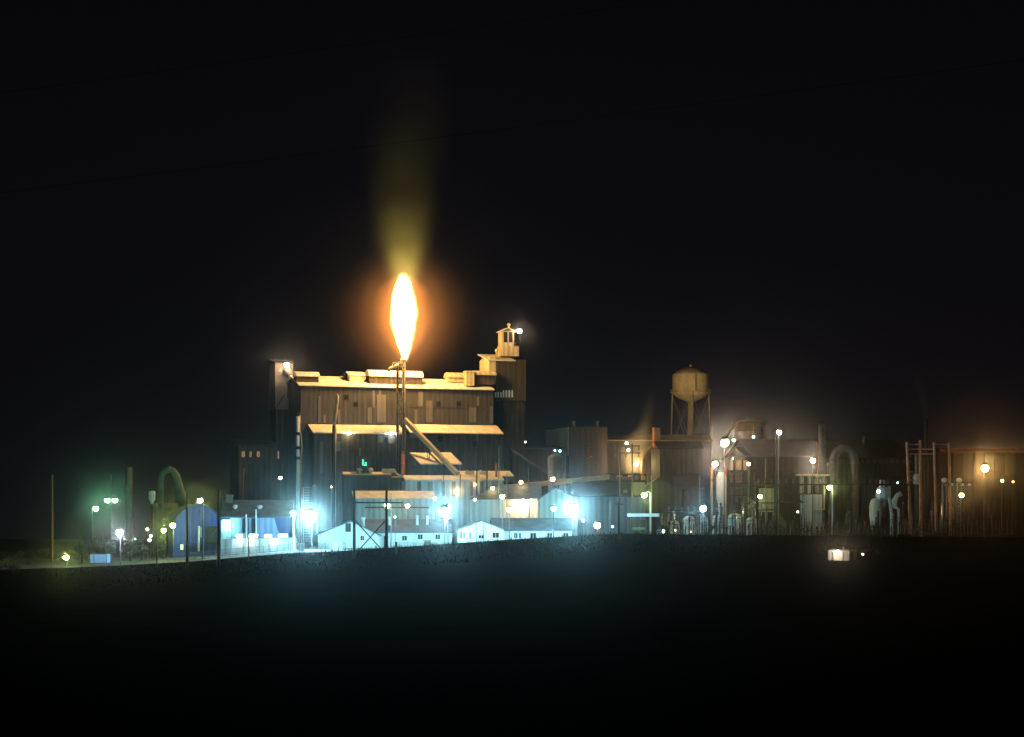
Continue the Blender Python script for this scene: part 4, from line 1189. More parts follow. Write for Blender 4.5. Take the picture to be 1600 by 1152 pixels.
# ------------------------------------------------------------------ substation: dark gantries, transformers, pale tanks behind
def gantry(x0, x1, yt, Y, label, xs=(), rails=(), r_=.22, brace=False, mat='dark_steel'):
    F = Fr((x0+x1)/2, Y, 0)
    r = F.root('substation_gantry', label, 'gantry', 'substation gantries')
    for x in (x0, x1)+tuple(xs):
        u, d, z = F.pt(x, yt); g = F.gl(u, 0)-.4
        m = MB()
        for a in (-.5, .5): m.tube((u+a*.8, 0, g), (u+a*.5, 0, z+.8), r_*.5, None, 5)
        zz = g+.4; i = 0
        while zz < z-.6:
            m.tube((u-.4, 0, zz), (u+.4, 0, zz+1.0), .06, None, 4) if i % 2 else m.tube((u+.4, 0, zz), (u-.4, 0, zz+1.0), .06, None, 4)
            zz += 1.0; i += 1
        m.build('post', mat, r)
    m = MB()
    for y in (yt,)+tuple(rails):
        a, b = F.pt(x0-1, y), F.pt(x1+1, y)
        m.tube(a, b, r_)
    each(m, 'rail', mat, r)
    if brace:
        m = MB(); yb = rails[-1] if rails else yt+30
        m.tube(F.pt(x0, yt), F.pt(x1, yb), .13).tube(F.pt(x1, yt), F.pt(x0, yb), .13); m.build('brace', mat, r)
    n = MB(); k = int((x1-x0)/9)
    for i in range(k):
        u, d, z = F.pt(x0+(i+.5)*(x1-x0)/k, yt)
        n.lathe([(.08, 0), (.35, .25), (.1, .5), (.35, .75), (.1, 1.0), (.35, 1.25), (.1, 1.5)], (u, d, z+.2), 6)
    each(n, 'insulator', 'ceramic', r)
    return r
gantry(1212.5, 1255, 757, 590, 'dark gantry frame with crossed braces under the tall white-headed lamp mast', rails=(785,), brace=True)
gantry(1258, 1325, 757, 594, 'dark gantry frame in front of the arched duct', xs=(1308,))
gantry(1327, 1420, 757.5, 586, 'widest dark gantry frame, in front of the pale dust collector', xs=(1350, 1378))
gantry(1180, 1211, 757, 600, 'short dark gantry frame with pink-lit gaps left of the tall lamp mast', rails=(786, 797))
gantry(1146, 1178, 786, 580, 'low dark gantry frame above the pale tank row', rails=(797,))
gantry(1040, 1100, 801, 560, 'lowest dark gantry frame, right of the pale canopy', rails=(797,))

def transformers():
    # one dark transformer with three bushings, repeated
    o = bpy.data.objects.new('transformer', None); COL.objects.link(o)
    tag(o, 'dark transformer with upright bushings in the unlit substation row', 'transformer', 'substation transformers')
    MB().box(-1.3, 1.3, -.8, .8, -1.2, 2.2).build('tank', 'dark_steel', o)
    m = MB()
    for i in range(7): m.box(-1.2+i*.38, -1.1+i*.38, -1.15, -.81, .1, 1.9)
    m.build('radiator', 'dark_steel', o)
    for a in (-.85, 0, .85):
        pr = [(.12, 0)]
        for i in range(6): pr += [(.26-.015*i, .15+.32*i), (.12, .28+.32*i)]
        pr += [(.05, 2.2), (.05, 2.7)]
        MB().lathe(pr, (a, 0, 2.15), 8).build('bushing', 'ceramic', o)
    rnd = random.Random(8); first = True
    spots = [(1046, 0), (1058, 1), (1071, 1), (1084, 2), (1097, 1), (1112, 2), (1124, 1), (1141, 2), (1156, 2), (1170, 3), (1186, 2), (1201, 2), (1222, 1), (1240, 0), (1262, 1),
             (1283, 0), (1302, 1), (1345, 2), (1362, 1), (1388, 3), (1412, 3), (1431, 4), (1452, 5), (1470, 4), (1490, 5), (1512, 4), (1533, 5), (1556, 6), (1580, 5)]
    for px, k in spots:
        t = o if first else copy_tree(o); first = False
        Y = 520+rnd.uniform(-8, 12); x = (px-800)*Y/FOC
        t.location = (x, Y, gz(x, Y)+.6); s = rnd.uniform(.85, 1.15); t.rotation_euler = (0, 0, rnd.uniform(-.15, .15)); t.scale = (s*1.25, s*1.25, s*(1.55+.03*k))
transformers()

def insulator_posts():
    o = bpy.data.objects.new('insulator_post', None); COL.objects.link(o)
    tag(o, 'thin dark insulator post standing in the substation', 'insulator post', 'substation insulator posts')
    MB().tube((0, 0, -.8), (0, 0, 4.2), .12, .1, 6).build('stand', 'dark_steel', o)
    pr = []
    for i in range(7): pr += [(.1, .25*i), (.3, .12+.25*i)]
    MB().lathe(pr+[(.1, 1.9)], (0, 0, 4.1), 8).build('insulator', 'ceramic', o)
    rnd = random.Random(12); first = True
    for k in range(110):
        t = o if first else copy_tree(o); first = False
        px = rnd.choice([rnd.uniform(1028, 1220), rnd.uniform(1030, 1340), rnd.uniform(1330, 1560)])
        Y = rnd.uniform(535, 575); x = (px-800)*Y/FOC
        t.location = (x, Y, gz(x, Y)); s = rnd.uniform(.7, 1.35); t.scale = (s, s, s*(1.75 if 1100 < px < 1200 or px > 1370 else 1.35))
insulator_posts()

def pale_tanks():
    labs = ['leftmost and lowest of the pale dome-topped tanks behind the substation', 'second pale dome-topped tank from the left, behind dark bushings',
            'pale dome-topped tank under the cyan lamp, behind dark bushings', 'pale dome-topped tank just right of the cyan lamp',
            'pale dome-topped tank below the blue-lit vessel', 'tallest pale dome-topped tank, below the dark pipe rack', 'rightmost of the pale dome-topped tanks']
    data = [(1032, 826, 6), (1053, 813, 9), (1077, 806, 9), (1098, 806, 8), (1122, 804, 9), (1148, 802, 11), (1174, 808, 8)]
    proto = None
    for lab, (px, yt, hw) in zip(labs, data):
        F = Fr(px, 582, 0)
        k = 582/FOC; R = hw*k; zt = F.Z(yt)
        r = F.root('storage_tank', lab, 'tank', 'pale tanks behind the substation')
        MB().lathe([(R, -.5), (R, zt-R*.75), (R*.92, zt-R*.42), (R*.7, zt-R*.2), (R*.4, zt-.1), (.05, zt)], (0, 0, 0), 20).build('shell', 'white_paint', r, True)
        MB().lathe([(R+.02, -.1), (R+.15, 0), (R+.02, .1)], (0, 0, zt-R*.75), 20).build('rim', 'steel', r)
        MB().lathe([(.25, -.3), (.25, .5), (.4, .6), (.05, .9)], (0, 0, zt), 8).build('vent', 'steel', r)
pale_tanks()

# ------------------------------------------------------------------ left: duct, chimney, poles
def left_plant():
    F = Fr(262, 610, 0)
    r = F.root('bent_duct', 'dim duct bent like an upside-down U, widening to the right, left of the blue shed', 'duct')
    pts = [(251, 800), (251, 765), (251, 750), (253.5, 741), (258, 735.5), (264, 733.5), (270, 736), (275, 743), (278, 753), (280, 765), (284, 778), (288, 790)]
    MB().path([F.pt(x, y) for x, y in pts], [1.0, 1.0, 1.0, 1.0, 1.0, 1.0, 1.1, 1.2, 1.3, 1.5, 1.8, 2.0], 14).build('pipe', 'green_paint', r, True)
    m = MB()
    for i in (2, 5, 8): m.ball(F.pt(*pts[i]), 1.12+(.2 if i == 8 else 0), 8)
    each(m, 'flange', 'green_paint', r, True)
    m = MB(); F.bx(m, 238, 292, 792, None, 1, 8); m.build('fan_house', 'green_paint', r)
    m = MB(); F.slab(m, 236, 294, 793, .4, 786, 5); m.build('roof', 'green_paint', r)
    F = Fr(237.5, 600, 0)
    r = F.root('cyclone', 'small pale cylinder with a cone bottom left of the bent duct', 'vessel')
    MB().lathe([(.35, F.Z(788)), (.5, F.Z(785)), (1.0, F.Z(780)), (1.0, F.Z(768)), (.1, F.Z(767))], (0, 0, 0), 14).build('shell', 'white_paint', r, True)
    m = MB()
    for a in (-.9, .9): m.tube((a, .3, -.4), (a, .3, F.Z(778)), .12)
    m.tube((0, 0, -.4), (0, 0, F.Z(788)), .3); each(m, 'leg', 'dark_steel', r)
    F = Fr(201, 640, 0)
    r = F.root('thin_chimney', 'dim chimney with an orange-lit right edge at the far left of the plant', 'chimney')
    MB().lathe([(1.25, -1), (1.1, F.Z(760)), (1.0, F.Z(730)), (.8, F.Z(730)), (.75, F.Z(732))], (0, 0, 0), 16).build('shaft', 'green_paint', r, True)
    MB().tube((1.25, 0, -.5), (1.15, 0, F.Z(731)), .2).build('side_pipe', 'red_paint', r)
left_plant()

def pole(px, yt, Y, label, r_=.18, mat='wood', name='utility_pole', group='dark utility poles', cross=None, cat='pole', lean=0):
    F = Fr(px, Y, 0)
    o = F.root(name, label, cat, group)
    MB().tube((0, 0, -1), (lean, 0, F.Z(yt)), r_*1.15, r_*.8, 8).build('shaft', mat, o)
    m = MB()
    if cross:
        for y, hw in cross: 
            u, d, z = F.pt(px, y); m.box(-hw, hw, -.12, .12, z-.12, z+.12)
            for a in (-.9, -.35, .35, .9):
                m.tube((a*hw, 0, z+.1), (a*hw, 0, z+.45), .06)
        m.build('crossarm', mat, o)
    else:
        m.lathe([(r_*.85, 0), (r_*.9, .1), (.02, .25)], (lean, 0, F.Z(yt)), 8); m.build('cap', 'dark_steel', o)
    return o
pole(341.5, 766, 466, 'thickest of the dark poles standing in front of the blue shed', .42)
pole(292.5, 772, 468, 'dark pole at the left corner of the blue shed', .34)
pole(317, 800, 520, 'dark lamp-height pole before the blue shed door', .2)
pole(245, 830, 470, 'short dark pole in the green-lit yard left of the blue shed', .2)
pole(81.5, 742, 560, 'tall reddish pole at the far left edge of the plant', .34, 'red_paint', group=None)  # red light on this pole is put into its paint colour
pole(174, 742, 575, 'thin pale mast between the twin green lamps', .12, 'steel', 'mast', None)
pole(388.5, 812, 470, 'thin dark pole before the pale loading block', .13)
pole(619, 848, 462, 'short dark post right of the crossed poles', .3)
pole(967, 786, 462, 'dark pole right of the warm lamp and the broad bush', .28, cross=((788, 1.1),))
pole(1212.8, 682, 600, 'very tall dark lamp mast with a pale lit left edge', .42, 'dark_steel', 'lamp_mast', None)
pole(1196, 716, 612, 'thin green-lit pole left of the very tall mast', .16, 'green_paint', 'mast', None)
pole(779.5, 696, 560, 'tall thin blue-lit pole behind the white office roof', .17, 'steel', 'mast', None)
pole(792, 741, 562, 'shorter thin blue-lit pole behind the white office roof', .14, 'steel', 'mast', None)
pole(611, 772, 545, 'thin cyan-lit pole behind the white house roof', .14, 'steel', 'mast', None)
pole(745, 690, 596, 'dark slim mast in front of the long annex, left of two', .22, 'dark_steel', 'mast', None)
pole(761, 688, 598, 'dark slim mast in front of the long annex, right of two', .22, 'dark_steel', 'mast', None)
pole(953.5, 783, 556, 'pale tapering pole right of the right floodlight', .24, 'steel', 'mast', None)
pole(1018, 742, 566, 'slim green-lit pole above the pale canopy', .12, 'green_paint', 'mast', None)
pole(1093.5, 742, 560, 'slim pale pole rising from the cyan lamp', .12, 'steel', 'mast', None)
pole(826, 732, 590, 'thin dark pole above the cream shed', .14, 'steel', 'mast', None)

def h_frame():
    F = Fr(978, 560, 0)
    r = F.root('power_line_tower', 'twin-pole power line tower with two crossarms in front of the golden steam', 'power pole')
    for x in (968.5, 988):
        u, d, z = F.pt(x, 693 if x > 970 else 696)
        MB().tube((u, 0, -1), (u, 0, z), .3, .2, 8).build('pole', 'wood', r)
    for y in (697, 708):
        m = MB(); a, b = F.pt(959, y), F.pt(1000, y); m.tube(a, b, .16)
        m = m.build('crossarm', 'wood', r)
        n = MB()
        for x in (961, 978, 998):
            p = F.pt(x, y); n.lathe([(.08, -1.2), (.3, -1.0), (.12, -.8), (.3, -.6), (.12, -.4), (.3, -.2), (.05, 0)], p, 7)
        each(n, 'insulator', 'ceramic', m)
h_frame()

def crossed_frame():
    F = Fr(580, 458, 0)
    r = F.root('crossed_pole_frame', 'two tall dark poles joined by a big wooden X, standing in the field', 'power pole')
    for x, yt in ((553.5, 764), (603.8, 765)):
        u, d, z = F.pt(x, yt); MB().tube((u, 0, F.gl(u, 0)-1), (u, 0, z), .38, .28, 8).build('pole', 'wood', r)
    m = MB()
    m.tube(F.pt(553.5, 812, -.15), F.pt(603, 866, -.35), .15).tube(F.pt(603.5, 812, .35), F.pt(555, 866, .35), .15); m.build('cross_brace', 'wood', r)
    m = MB(); m.tube(F.pt(527, 785.5, .4), F.pt(630, 785.5, .4), .17); m.build('crossarm', 'wood', r)
    n = MB()
    for x in (529, 578, 628):
        p = F.pt(x, 787, .4); n.lathe([(.04, -2.0), (.06, -.9), (.14, -.85), (.05, -.7), (.14, -.6), (.05, -.5), (.14, -.4), (.03, 0)], p, 7)
    each(n, 'insulator', 'ceramic', r)
crossed_frame()

def cable(pts, sag, r_, label):
    a, b = Vector(pts[0]), Vector(pts[1]); m = MB(); n = 24
    m.path([a.lerp(b, i/n)-Vector((0, 0, sag*4*(i/n)*(1-i/n))) for i in range(n+1)], r_, 5)
    tag(m.build('power_cable', 'cable_black', None), label, 'cable', 'cables over the field')
def W(px, py, Y): return ((px-800)*Y/FOC, Y, CAMZ-(py-HOR)*Y/FOC)
cable((W(-700, 237, 150), W(2300, -186, 150)), .5, .014, 'upper thin cable crossing the black sky')
cable((W(-700, 386, 160), W(2300, -4, 160)), .5, .015, 'lower thin cable crossing the glow above the flame')

# ------------------------------------------------------------------ hut in the field, fence, cars, bushes, trees
def hut():
    F = Fr(1317, 430, 0, z=gz((1317-800)*430/FOC, 430))
    r = F.root('field_hut', 'small white hut alone in the dark field under a starry lamp', 'hut')
    m = MB(); F.bx(m, 1302, 1327, 859, None, 0, 3); m.build('wall', 'white_wall', r)
    m = MB(); F.bx(m, 1294.5, 1299.5, 860, None, .3, 1.2); m.build('side_post', 'white_wall', r)
    m = MB(); F.bx(m, 1329, 1338, 861, None, .6, 3); m.build('annex_wall', 'concrete', r)
    m = MB(); F.slab(m, 1300.5, 1328, 859.6, -.3, 858, 3.3, .15); m.build('roof', 'grey_roof', r)
    F.panel(r, 1317, 1318.2, 861, 878, 0, 'corner_trim', 'steel', .08)
    bulb(F, r, 1308, 863, -.4, 'warm', 22, .45, aim=720)
hut()
lamp(1347.5, 866, 432, 'amber', 4, .2, 'tiny amber lamp on a short post right of the white hut', None, 'wall', cat='lamp', pole_r=.05)

def fence(x0, x1, Y0, Y1, label):
    n = 26
    F = Fr(x0, Y0, 0); r = F.root('yard_fence', label, 'fence')
    P_ = []
    for i in range(n+1):
        px = x0+(x1-x0)*i/n; Y = Y0+(Y1-Y0)*i/n; x = (px-800)*Y/FOC
        P_.append((x-F.ox, Y-F.oy, gz(x, Y)-F.oz))
    po = MB()
    for x, y, z in P_: po.tube((x, y, z-.3), (x, y, z+2.3), .05, None, 5)
    each(po, 'post', 'steel', r)
    m = MB()
    for h in (.15, 1.2, 2.2):
        for a, b in zip(P_, P_[1:]): m.tube((a[0], a[1], a[2]+h), (b[0], b[1], b[2]+h), .03, None, 4)
    m.build('rail', 'steel', r)
    w_ = MB()
    for a, b in zip(P_, P_[1:]):
        k = 9
        for i in range(k):
            t0, t1 = i/k, (i+1)/k; A = Vector(a).lerp(Vector(b), t0); B = Vector(a).lerp(Vector(b), t1)
            w_.tube(A+Vector((0, 0, .15)), B+Vector((0, 0, 2.2)), .012, None, 3).tube(A+Vector((0, 0, 2.2)), B+Vector((0, 0, .15)), .012, None, 3)
    w_.build('wire_mesh', 'steel', r)
fence(262, 540, 508, 510, 'long chain-link fence along the bright yard in front of the blue shed')
fence(610, 960, 512, 514, 'long chain-link fence in front of the white office')

def car(px, Y, yaw, paint, label, scale=1.0):
    x = (px-800)*Y/FOC
    o = bpy.data.objects.new('parked_car', None); COL.objects.link(o); o.location = (x, Y, gz(x, Y)); o.rotation_euler = (0, 0, radians(yaw)); o.scale = (scale,)*3
    tag(o, label, 'car', 'cars parked by the white office')
    side = [(-2.25, .35), (-2.3, .75), (-2.1, .95), (-1.3, 1.05), (-.75, 1.48), (.65, 1.5), (1.35, 1.05), (2.15, .92), (2.3, .7), (2.25, .35)]
    MB().extr([(a, -.85, b) for a, b in side], (0, 1.7, 0)).build('body', paint, o)
    for s_ in (-.86, .852):
        MB().extr([(-1.1, s_, 1.08), (-.68, s_, 1.4), (.58, s_, 1.42), (1.08, s_, 1.08)], (0, .008, 0)).build('window', 'glass', o)
    for wx in (-1.4, 1.4):
        for s_ in (-.88, .66):
            wh = MB().tube((wx, s_, .33), (wx, s_+.22, .33), .33, None, 14).build('wheel', 'rubber', o)
            MB().tube((wx, s_-.01, .33), (wx, s_+.23, .33), .18, None, 10).build('rim', 'steel', wh)
    for s_ in (-.6, .6): MB().ball((2.27, s_, .72), .12, 6).build('headlight', 'white_paint', o, True)
car(831, 530, 0, 'car_dark', 'dark car parked in front of the white office windows', 1.2)
car(880, 528, 6, 'car_pale', 'pale car parked below the right floodlight')
car(926, 526, -10, 'car_pale', 'pale car parked furthest right, beyond the end of the white office')

def cabinet(px, Y, w_, h, label):
    F = Fr(px, Y, 0); r = F.root('utility_cabinet', label, 'cabinet', 'utility cabinets in the yard')
    MB().box(-w_/2, w_/2, 0, 1.2, -.3, h).build('body', 'white_paint', r)
    MB().box(-w_/2-.12, w_/2+.12, -.12, 1.32, h+.003, h+.12).build('lid', 'steel', r)
    for a in (-1, 1): MB().box(a*w_/4-w_*.2, a*w_/4+w_*.2, -.05, -.004, .1, h-.15).build('door', 'concrete', r)
cabinet(527, 530, 2.6, 2.2, 'white cabinet left of the crossed poles')
cabinet(668, 528, 2.2, 2.6, 'tall white cabinet below the middle floodlight')
cabinet(676, 534, 1.6, 1.8, 'small white cabinet beside the tall one below the middle floodlight')
cabinet(905, 524, 2.4, 2.4, 'white cabinet just right of the right floodlight pole')
cabinet(700, 520, 1.5, 1.5, 'lowest white cabinet, at the left end of the white office')
cabinet(470, 520, 1.8, 2.0, 'white cabinet beside the left floodlight pole')

def leafy(m, c, rx, rz, n, rnd, s=.5):
    k = 7
    cl = [(rnd.gauss(0, .45)*rx, rnd.gauss(0, .45)*rx, rnd.gauss(0, .4)*rz, rnd.uniform(.35, .65)) for _ in range(k)]
    for i in range(n):
        a = cl[rnd.randrange(k)]
        p = Vector((c[0]+a[0]+rnd.gauss(0, .35)*rx*a[3], c[1]+a[1]+rnd.gauss(0, .35)*rx*a[3], c[2]+a[2]+rnd.gauss(0, .38)*rz*a[3]))
        d = Vector((rnd.gauss(0, 1), rnd.gauss(0, 1), rnd.gauss(0, 1))).normalized(); e = d.orthogonal().normalized(); q = s*rnd.uniform(.5, 1.2)
        m.add([p-d*q*.5, p+e*q*.3, p+d*q*.5, p-e*q*.3], [(0, 1, 2, 3)])

def tree(px, yt, Y, label, hw, seed, mat='leaf'):
    rnd = random.Random(seed); F = Fr(px, Y, 0)
    r = F.root('tree', label, 'tree', 'dim trees at the left edge')
    h = F.Z(yt); R = hw*Y/FOC
    t = MB().path([(0, 0, -.4), (.1, 0, h*.35), (-.1, .1, h*.6)], [.28, .2, .12], 7)
    for i in range(5):
        a = rnd.uniform(0, 2*pi); t.tube((0, 0, h*rnd.uniform(.3, .5)), (R*.6*cos(a), R*.6*sin(a), h*rnd.uniform(.6, .85)), .1, .03, 5)
    t.build('trunk', 'bark', r)
    m = MB(); leafy(m, (0, 0, h*.68), R, h*.36, 900, rnd, .55); m.build('crown', mat, r)
tree(128, 842, 530, 'leftmost low dim tree right of the lone lime lamp', 11, 1)
tree(152, 838, 536, 'dim green tree behind the sky blue container', 14, 2)
tree(172, 848, 528, 'small dim tree at the right end of the sky blue container', 9, 3)
tree(203, 842, 532, 'dim reddish tree just right of the starry white lamp', 10, 4)
tree(222, 850, 540, 'low dim tree between the starry white lamp and the yellow lamps', 9, 5)
tree(256, 838, 545, 'dim yellow-lit tree beneath the pair of yellow lamps', 9, 6)
tree(262, 800, 580, 'tall dim green tree in front of the bent duct', 14, 7)

def bush(px, Y, w_, h, seed, label, group):
    rnd = random.Random(seed); F = Fr(px, Y, 0)
    r = F.root('bush', label, 'bush', group)
    t = MB()
    for i in range(4):
        a = rnd.uniform(0, 2*pi); t.tube((0, 0, -.3), (w_*.4*cos(a), w_*.4*sin(a), h*.6), .06, .02, 4)
    t.build('stem', 'bark', r)
    m = MB(); leafy(m, (0, 0, h*.45), w_, h*.55, 320, rnd, .4); m.build('foliage', 'leaf' if seed >= 200 else 'leaf_dark', r)
rb = random.Random(21)
for i in range(22):
    px = 940+i*31+rb.uniform(-10, 10)
    bush(px, rb.uniform(482, 488), rb.uniform(2.6, 4.0), rb.uniform(3.2, 5.6) if px > 1030 else rb.uniform(1.2, 2.0), 100+i, 'low dark bush in the unlit row along the field edge before the substation', 'dark bushes along the field edge')
bush(944, 500, 4.5, 3.8, 77, 'broad round bush beside the warm glowing lamp right of the white office', None)
for i, (px, Y, w_, h) in enumerate(((6, 520, 3.4, 2.8), (30, 560, 4, 3.6), (58, 540, 3, 2.6), (76, 590, 4.4, 4.2), (98, 570, 3.4, 3.4), (116, 600, 4, 4.4), (134, 580, 3.6, 4.0), (196, 585, 4, 4.2), (216, 600, 4, 3.8), (18, 600, 5, 4.4), (48, 610, 5, 4.6))):
    bush(px, Y, w_, h, 200+i, 'dim green shrub in the loose row behind the lone lime lamp', 'dim shrubs at the left end of the yard')
bush(20, 470, 3.4, 3.2, 78, 'dim bush at the far left edge of the field', None)

# ------------------------------------------------------------------ lamps
G = 'green street lamps'
lamp(150, 795, 545, 'green', 160, .72, 'green lamp on a side arm, lowest and leftmost of the three close together', G, arm=1.0, aim=1200)
lamp(167.5, 782, 575, 'green', 160, .72, 'left one of the twin green lamps on the thin mast', G, arm=-1.0, pole_r=.07, aim=1200)
lamp(180, 782, 575, 'green', 160, .68, 'right one of the twin green lamps on the thin mast', G, arm=1.0, pole_r=.07, aim=1200)
lamp(188, 832, 488, 'white', 900, .85, 'starry white lamp low at the left between dim trees', None, 'flood', cat='floodlight', aim=2880)
lamp(105, 871, 500, 'lime', 120, .72, 'lone lime lamp lowest at the far left', None, aim=1056)
lamp(257, 829, 545, 'lime', 70, .72, 'yellow lamp at the left of the pair by the blue shed corner', 'yellow lamps by the blue shed', aim=720)
lamp(271, 821, 548, 'lime', 170, .8, 'yellow lamp lighting the left corner of the blue shed', 'yellow lamps by the blue shed', aim=1200)
lamp(312.5, 782, 540, 'lime', 150, .75, 'yellow-green lamp high above the arched blue gable', None, arm=-.9, aim=1200)
lamp(231, 827, 560, 'lime', 10, .42, 'small lime lamp, topmost of the three small ones left of the blue shed', 'three small lamps', 'wall', cat='lamp', pole_r=.06)
lamp(236.5, 837.5, 560, 'white', 8, .42, 'small pale lamp, middle one of the three small ones left of the blue shed', 'three small lamps', 'wall', cat='lamp', pole_r=.06)
lamp(234.5, 844, 556, 'cream', 12, .48, 'small cream lamp, lowest of the three small ones left of the blue shed', 'three small lamps', 'wall', cat='lamp', pole_r=.06)
lamp(211.5, 842, 560, 'white', 2, .22, 'tiny pale lamp right of the starry white lamp', None, 'wall', cat='lamp', pole_r=.05)
lamp(459, 802, 530, 'teal', 220, .78, 'teal lamp on a pale pole just left of the left floodlight', None, pole_r=.22, pmat='white_paint', aim=1200)
lamp(487, 808, 526, 'blue', 5600, 1.7, 'leftmost and largest of the three dazzling blue-white floodlights', 'dazzling blue-white floodlights', 'flood', cat='floodlight', aim=30000)
lamp(695, 800, 536, 'blue', 4800, 1.55, 'middle one of the three dazzling blue-white floodlights', 'dazzling blue-white floodlights', 'flood', cat='floodlight', aim=24000)
lamp(895, 795, 534, 'blue', 4800, 1.55, 'rightmost of the three dazzling blue-white floodlights', 'dazzling blue-white floodlights', 'flood', cat='floodlight', aim=24000)
lamp(605.5, 790, 545, 'lime', 90, .8, 'lime lamp at the right pole of the crossed frame', None, aim=960)
lamp(637, 790.5, 590, 'orange', 60, .68, 'orange lamp right of the lime lamp above the white house', None, 'wall', cat='lamp', aim=576)
lamp(680, 779, 570, 'teal', 50, .55, 'small teal lamp at the right end of the peach roof', None, 'wall', cat='lamp', aim=576)
lamp(700, 792, 545, 'lime', 120, .7, 'lime-tinted lamp touching the top right of the middle floodlight', None, aim=1200)
lamp(770, 763, 590, 'orange', 55, .6, 'orange lamp at the left end of the pipe bridge', 'orange lamps along the pipe bridge', 'wall', cat='lamp')
lamp(814, 754, 592, 'orange', 55, .6, 'orange lamp left of the middle of the pipe bridge', 'orange lamps along the pipe bridge', 'wall', cat='lamp')
lamp(863.5, 749, 594, 'orange', 90, .7, 'brightest orange lamp, over the middle of the pipe bridge', 'orange lamps along the pipe bridge', 'wall', cat='lamp', aim=576)
lamp(785, 776, 552, 'lime', 80, .72, 'lime lamp on the tall thin pole behind the white office', None, pole_r=.1, aim=864)
lamp(796, 796, 545, 'cream', 90, .78, 'cream lamp over the roof of the white office', None, pole_r=.1, aim=720)
lamp(865, 795, 548, 'green', 90, .75, 'pale green lamp left of the right floodlight', None, pole_r=.16, pmat='dark_steel', aim=864)
lamp(911, 814, 560, 'warm', 12, .42, 'small pinkish lamp right of the right floodlight', None, 'wall', cat='lamp')
lamp(933, 821, 535, 'amber', 150, .95, 'warm glowing lamp beside the broad round bush', None, 'wall', cat='lamp')
lamp(957, 823, 545, 'teal', 5, .3, 'tiny teal lamp by the pale tapering pole', None, 'wall', cat='lamp', pole_r=.06)
lamp(1006.5, 774, 560, 'lime', 190, .82, 'bright lime lamp above the pale canopy', None, arm=-1.8, pole_r=.22, pmat='white_paint', aim=1680)
lamp(1098, 795, 556, 'blue', 420, .95, 'cyan-white lamp in front of the pale tanks', None, 'flood', cat='floodlight', aim=2400)
lamp(1187, 776, 575, 'lime', 60, .65, 'lime lamp before the pink-lit door of the brown hall', None, pole_r=.08, aim=864)
lamp(1296, 762, 575, 'lime', 110, .75, 'lime lamp on a pale pole before the arched duct', None, arm=-.9, pole_r=.2, pmat='white_paint', aim=1200)
lamp(1131.5, 692, 600, 'warm', 600, 1.25, 'largest starry pink-white lamp, upper of the two over the blue-lit vessel', None, 'flood', cat='floodlight', aim=9000)
lamp(1117, 725, 602, 'warm', 260, .85, 'starry pink-white lamp, lower of the two over the blue-lit vessel', None, 'flood', cat='floodlight', aim=3360)
lamp(1169, 725, 612, 'amber', 40, .6, 'small amber lamp right of the dark pipe rack', None, 'wall', cat='lamp')
lamp(1216.5, 676, 598, 'warm', 260, .75, 'pink-white lamp on top of the very tall mast', None, 'flood', cat='floodlight', aim=1920, arm=.0, pole_r=.2)
lamp(1269.5, 720, 606, 'warm', 260, .8, 'starry pink-white lamp left of the round chimney', None, 'flood', cat='floodlight', aim=3360)
lamp(1537, 732, 610, 'orange', 600, 1.25, 'dazzling orange-white floodlight at the far right', None, 'flood', cat='floodlight', aim=9000)
lamp(1501, 774, 575, 'amber', 90, .75, 'amber lamp under the right busbar stand', None, 'wall', cat='lamp', aim=720)
lamp(1565, 751.5, 640, 'lime', 22, .5, 'small pale yellow lamp right of the dazzling orange floodlight', None, 'wall', cat='lamp')
lamp(1582, 753, 640, 'orange', 6, .35, 'faint orange lamp at the right edge beside the pale yellow one', None, 'wall', cat='lamp', pole_r=.06)
lamp(742, 781, 575, 'orange', 25, .42, 'small orange lamp at the left end of the cream shed', None, 'wall', cat='lamp', pole_r=.06)
lamp(1246, 800, 560, 'warm', 4, .3, 'tiny pink lamp low before the brown hall', None, 'wall', cat='lamp', pole_r=.06)
lamp(1402, 754.5, 600, 'blue', 4, .28, 'tiny blue lamp above the goose-neck pipe of the dust collector', None, 'wall', cat='lamp', pole_r=.05)
lamp(1372, 768, 565, 'blue', 110, .5, 'pale blue lamp shining on the white dust collector', None, 'wall', cat='lamp', pole_r=.06)
tl = lamp(1053, 694, 706, 'white', 40, .42, 'tiny white lamp on the hall left of the water tower riser', None, 'wall', cat='lamp', pole_r=.06, up=True)
beam(tl, 'amber', 7500, (0, 1.2, CAMZ+111*706/FOC-gz(253*706/FOC, 706)+1), (13.5, 84, 27), 21)  # amber spot added here to brighten the water tank
lamp(1177, 683, 700, 'blue', 10, .5, 'small blue-white lamp on the gold tank beside its pipe', None, 'wall', cat='lamp', pole_r=.06)
lamp(1146, 688, 700, 'teal', 14, .6, 'small teal lamp touching the right of the largest pink lamp', None, 'wall', cat='lamp', pole_r=.06)
lamp(979, 693, 700, 'white', 24, .6, 'small white lamp, upper of the two inside the golden steam', 'two white lamps in the steam', 'wall', cat='lamp', pole_r=.08)
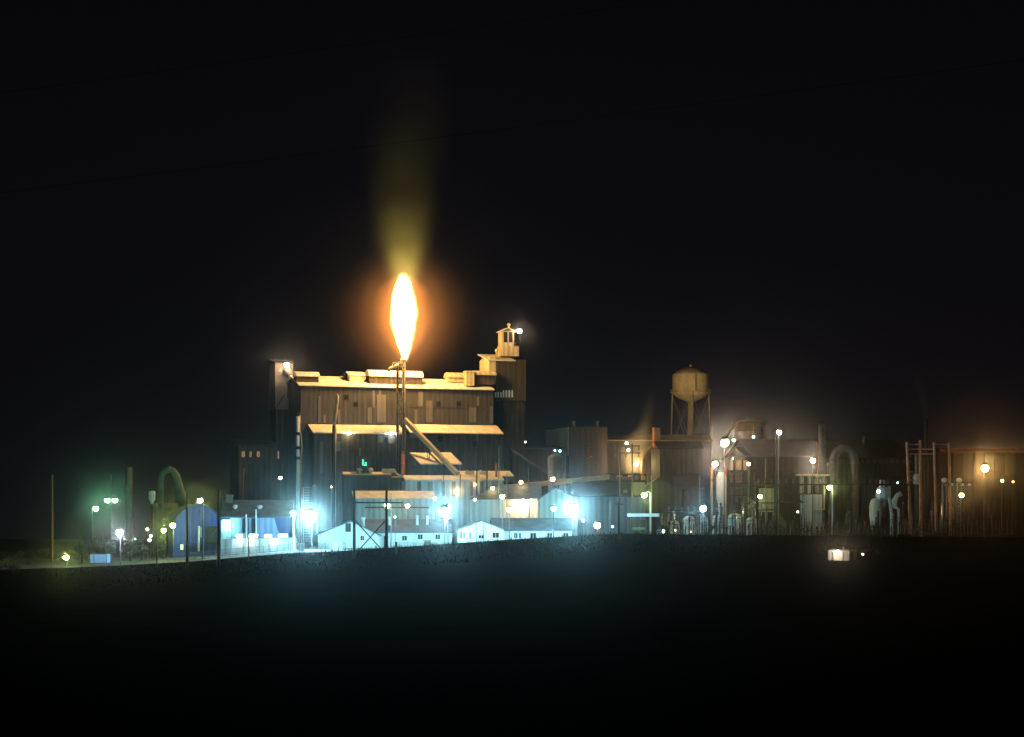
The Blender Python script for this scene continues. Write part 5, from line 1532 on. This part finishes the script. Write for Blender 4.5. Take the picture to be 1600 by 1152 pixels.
lamp(981.5, 703.5, 700, 'warm', 12, .6, 'small white lamp, lower of the two inside the golden steam', 'two white lamps in the steam', 'wall', cat='lamp', pole_r=.08)
lamp(994, 726, 694, 'amber', 2600, .5, 'added warm lamp lighting the golden steam from its foot', None, 'wall', cat='lamp', pole_r=.08, up=True)  # lamp added to light the steam
lamp(1037, 830, 548, 'white', 30, .62, 'small white lamp at the foot of the leftmost pale tank', 'small coloured lamps in the substation', 'wall', cat='lamp', pole_r=.06)
lamp(1054, 829, 546, 'lime', 6, .36, 'tiny lime lamp low in the substation', 'small coloured lamps in the substation', 'wall', cat='lamp', pole_r=.06)
lamp(1078, 831, 546, 'orange', 5, .36, 'tiny orange lamp low in the substation', 'small coloured lamps in the substation', 'wall', cat='lamp', pole_r=.06)
lamp(995.5, 840, 530, 'teal', 1.5, .24, 'tiny teal lamp under the pale canopy', None, 'wall', cat='lamp', pole_r=.06)
lamp(557.5+60, 858-50, 552, 'teal', 5, .3, 'tiny teal lamp on the white house ridge', None, 'wall', cat='lamp', pole_r=.06)

plume('steam_plume', [(990, 740, 22, .9), (988, 718, 34, 1.0), (990, 700, 36, 1.0), (998, 682, 28, .8), (1008, 662, 18, .5), (1013, 640, 15, .3), (1016, 605, 18, 0)],
      700, .07, 'golden steam drifting up beside the square chimney', color=(.98, .88, .62), sc=.16, cat='steam')
plume('steam_plume', [(1447, 656, 5, 1.0), (1444, 635, 9, .7), (1438, 605, 16, .4), (1430, 570, 24, 0)],
      625, .02, 'faint grey steam above the thick unlit column', sc=.09, cat='steam')

# ------------------------------------------------------------------ haze
hz = MB().box(-960, 960, -100, 1600, -30, 260)
m, nt = newmat('haze'); nt.nodes.clear()
o = nt.nodes.new('ShaderNodeOutputMaterial'); v = nt.nodes.new('ShaderNodeVolumePrincipled')
v.inputs['Density'].default_value = HAZE_DENSITY; v.inputs['Anisotropy'].default_value = HAZE_G; v.inputs['Color'].default_value = (.9, .9, .9, 1)
nt.links.new(v.outputs[0], o.inputs[1])
tag(hz.build('haze', m, None), kind='stuff')
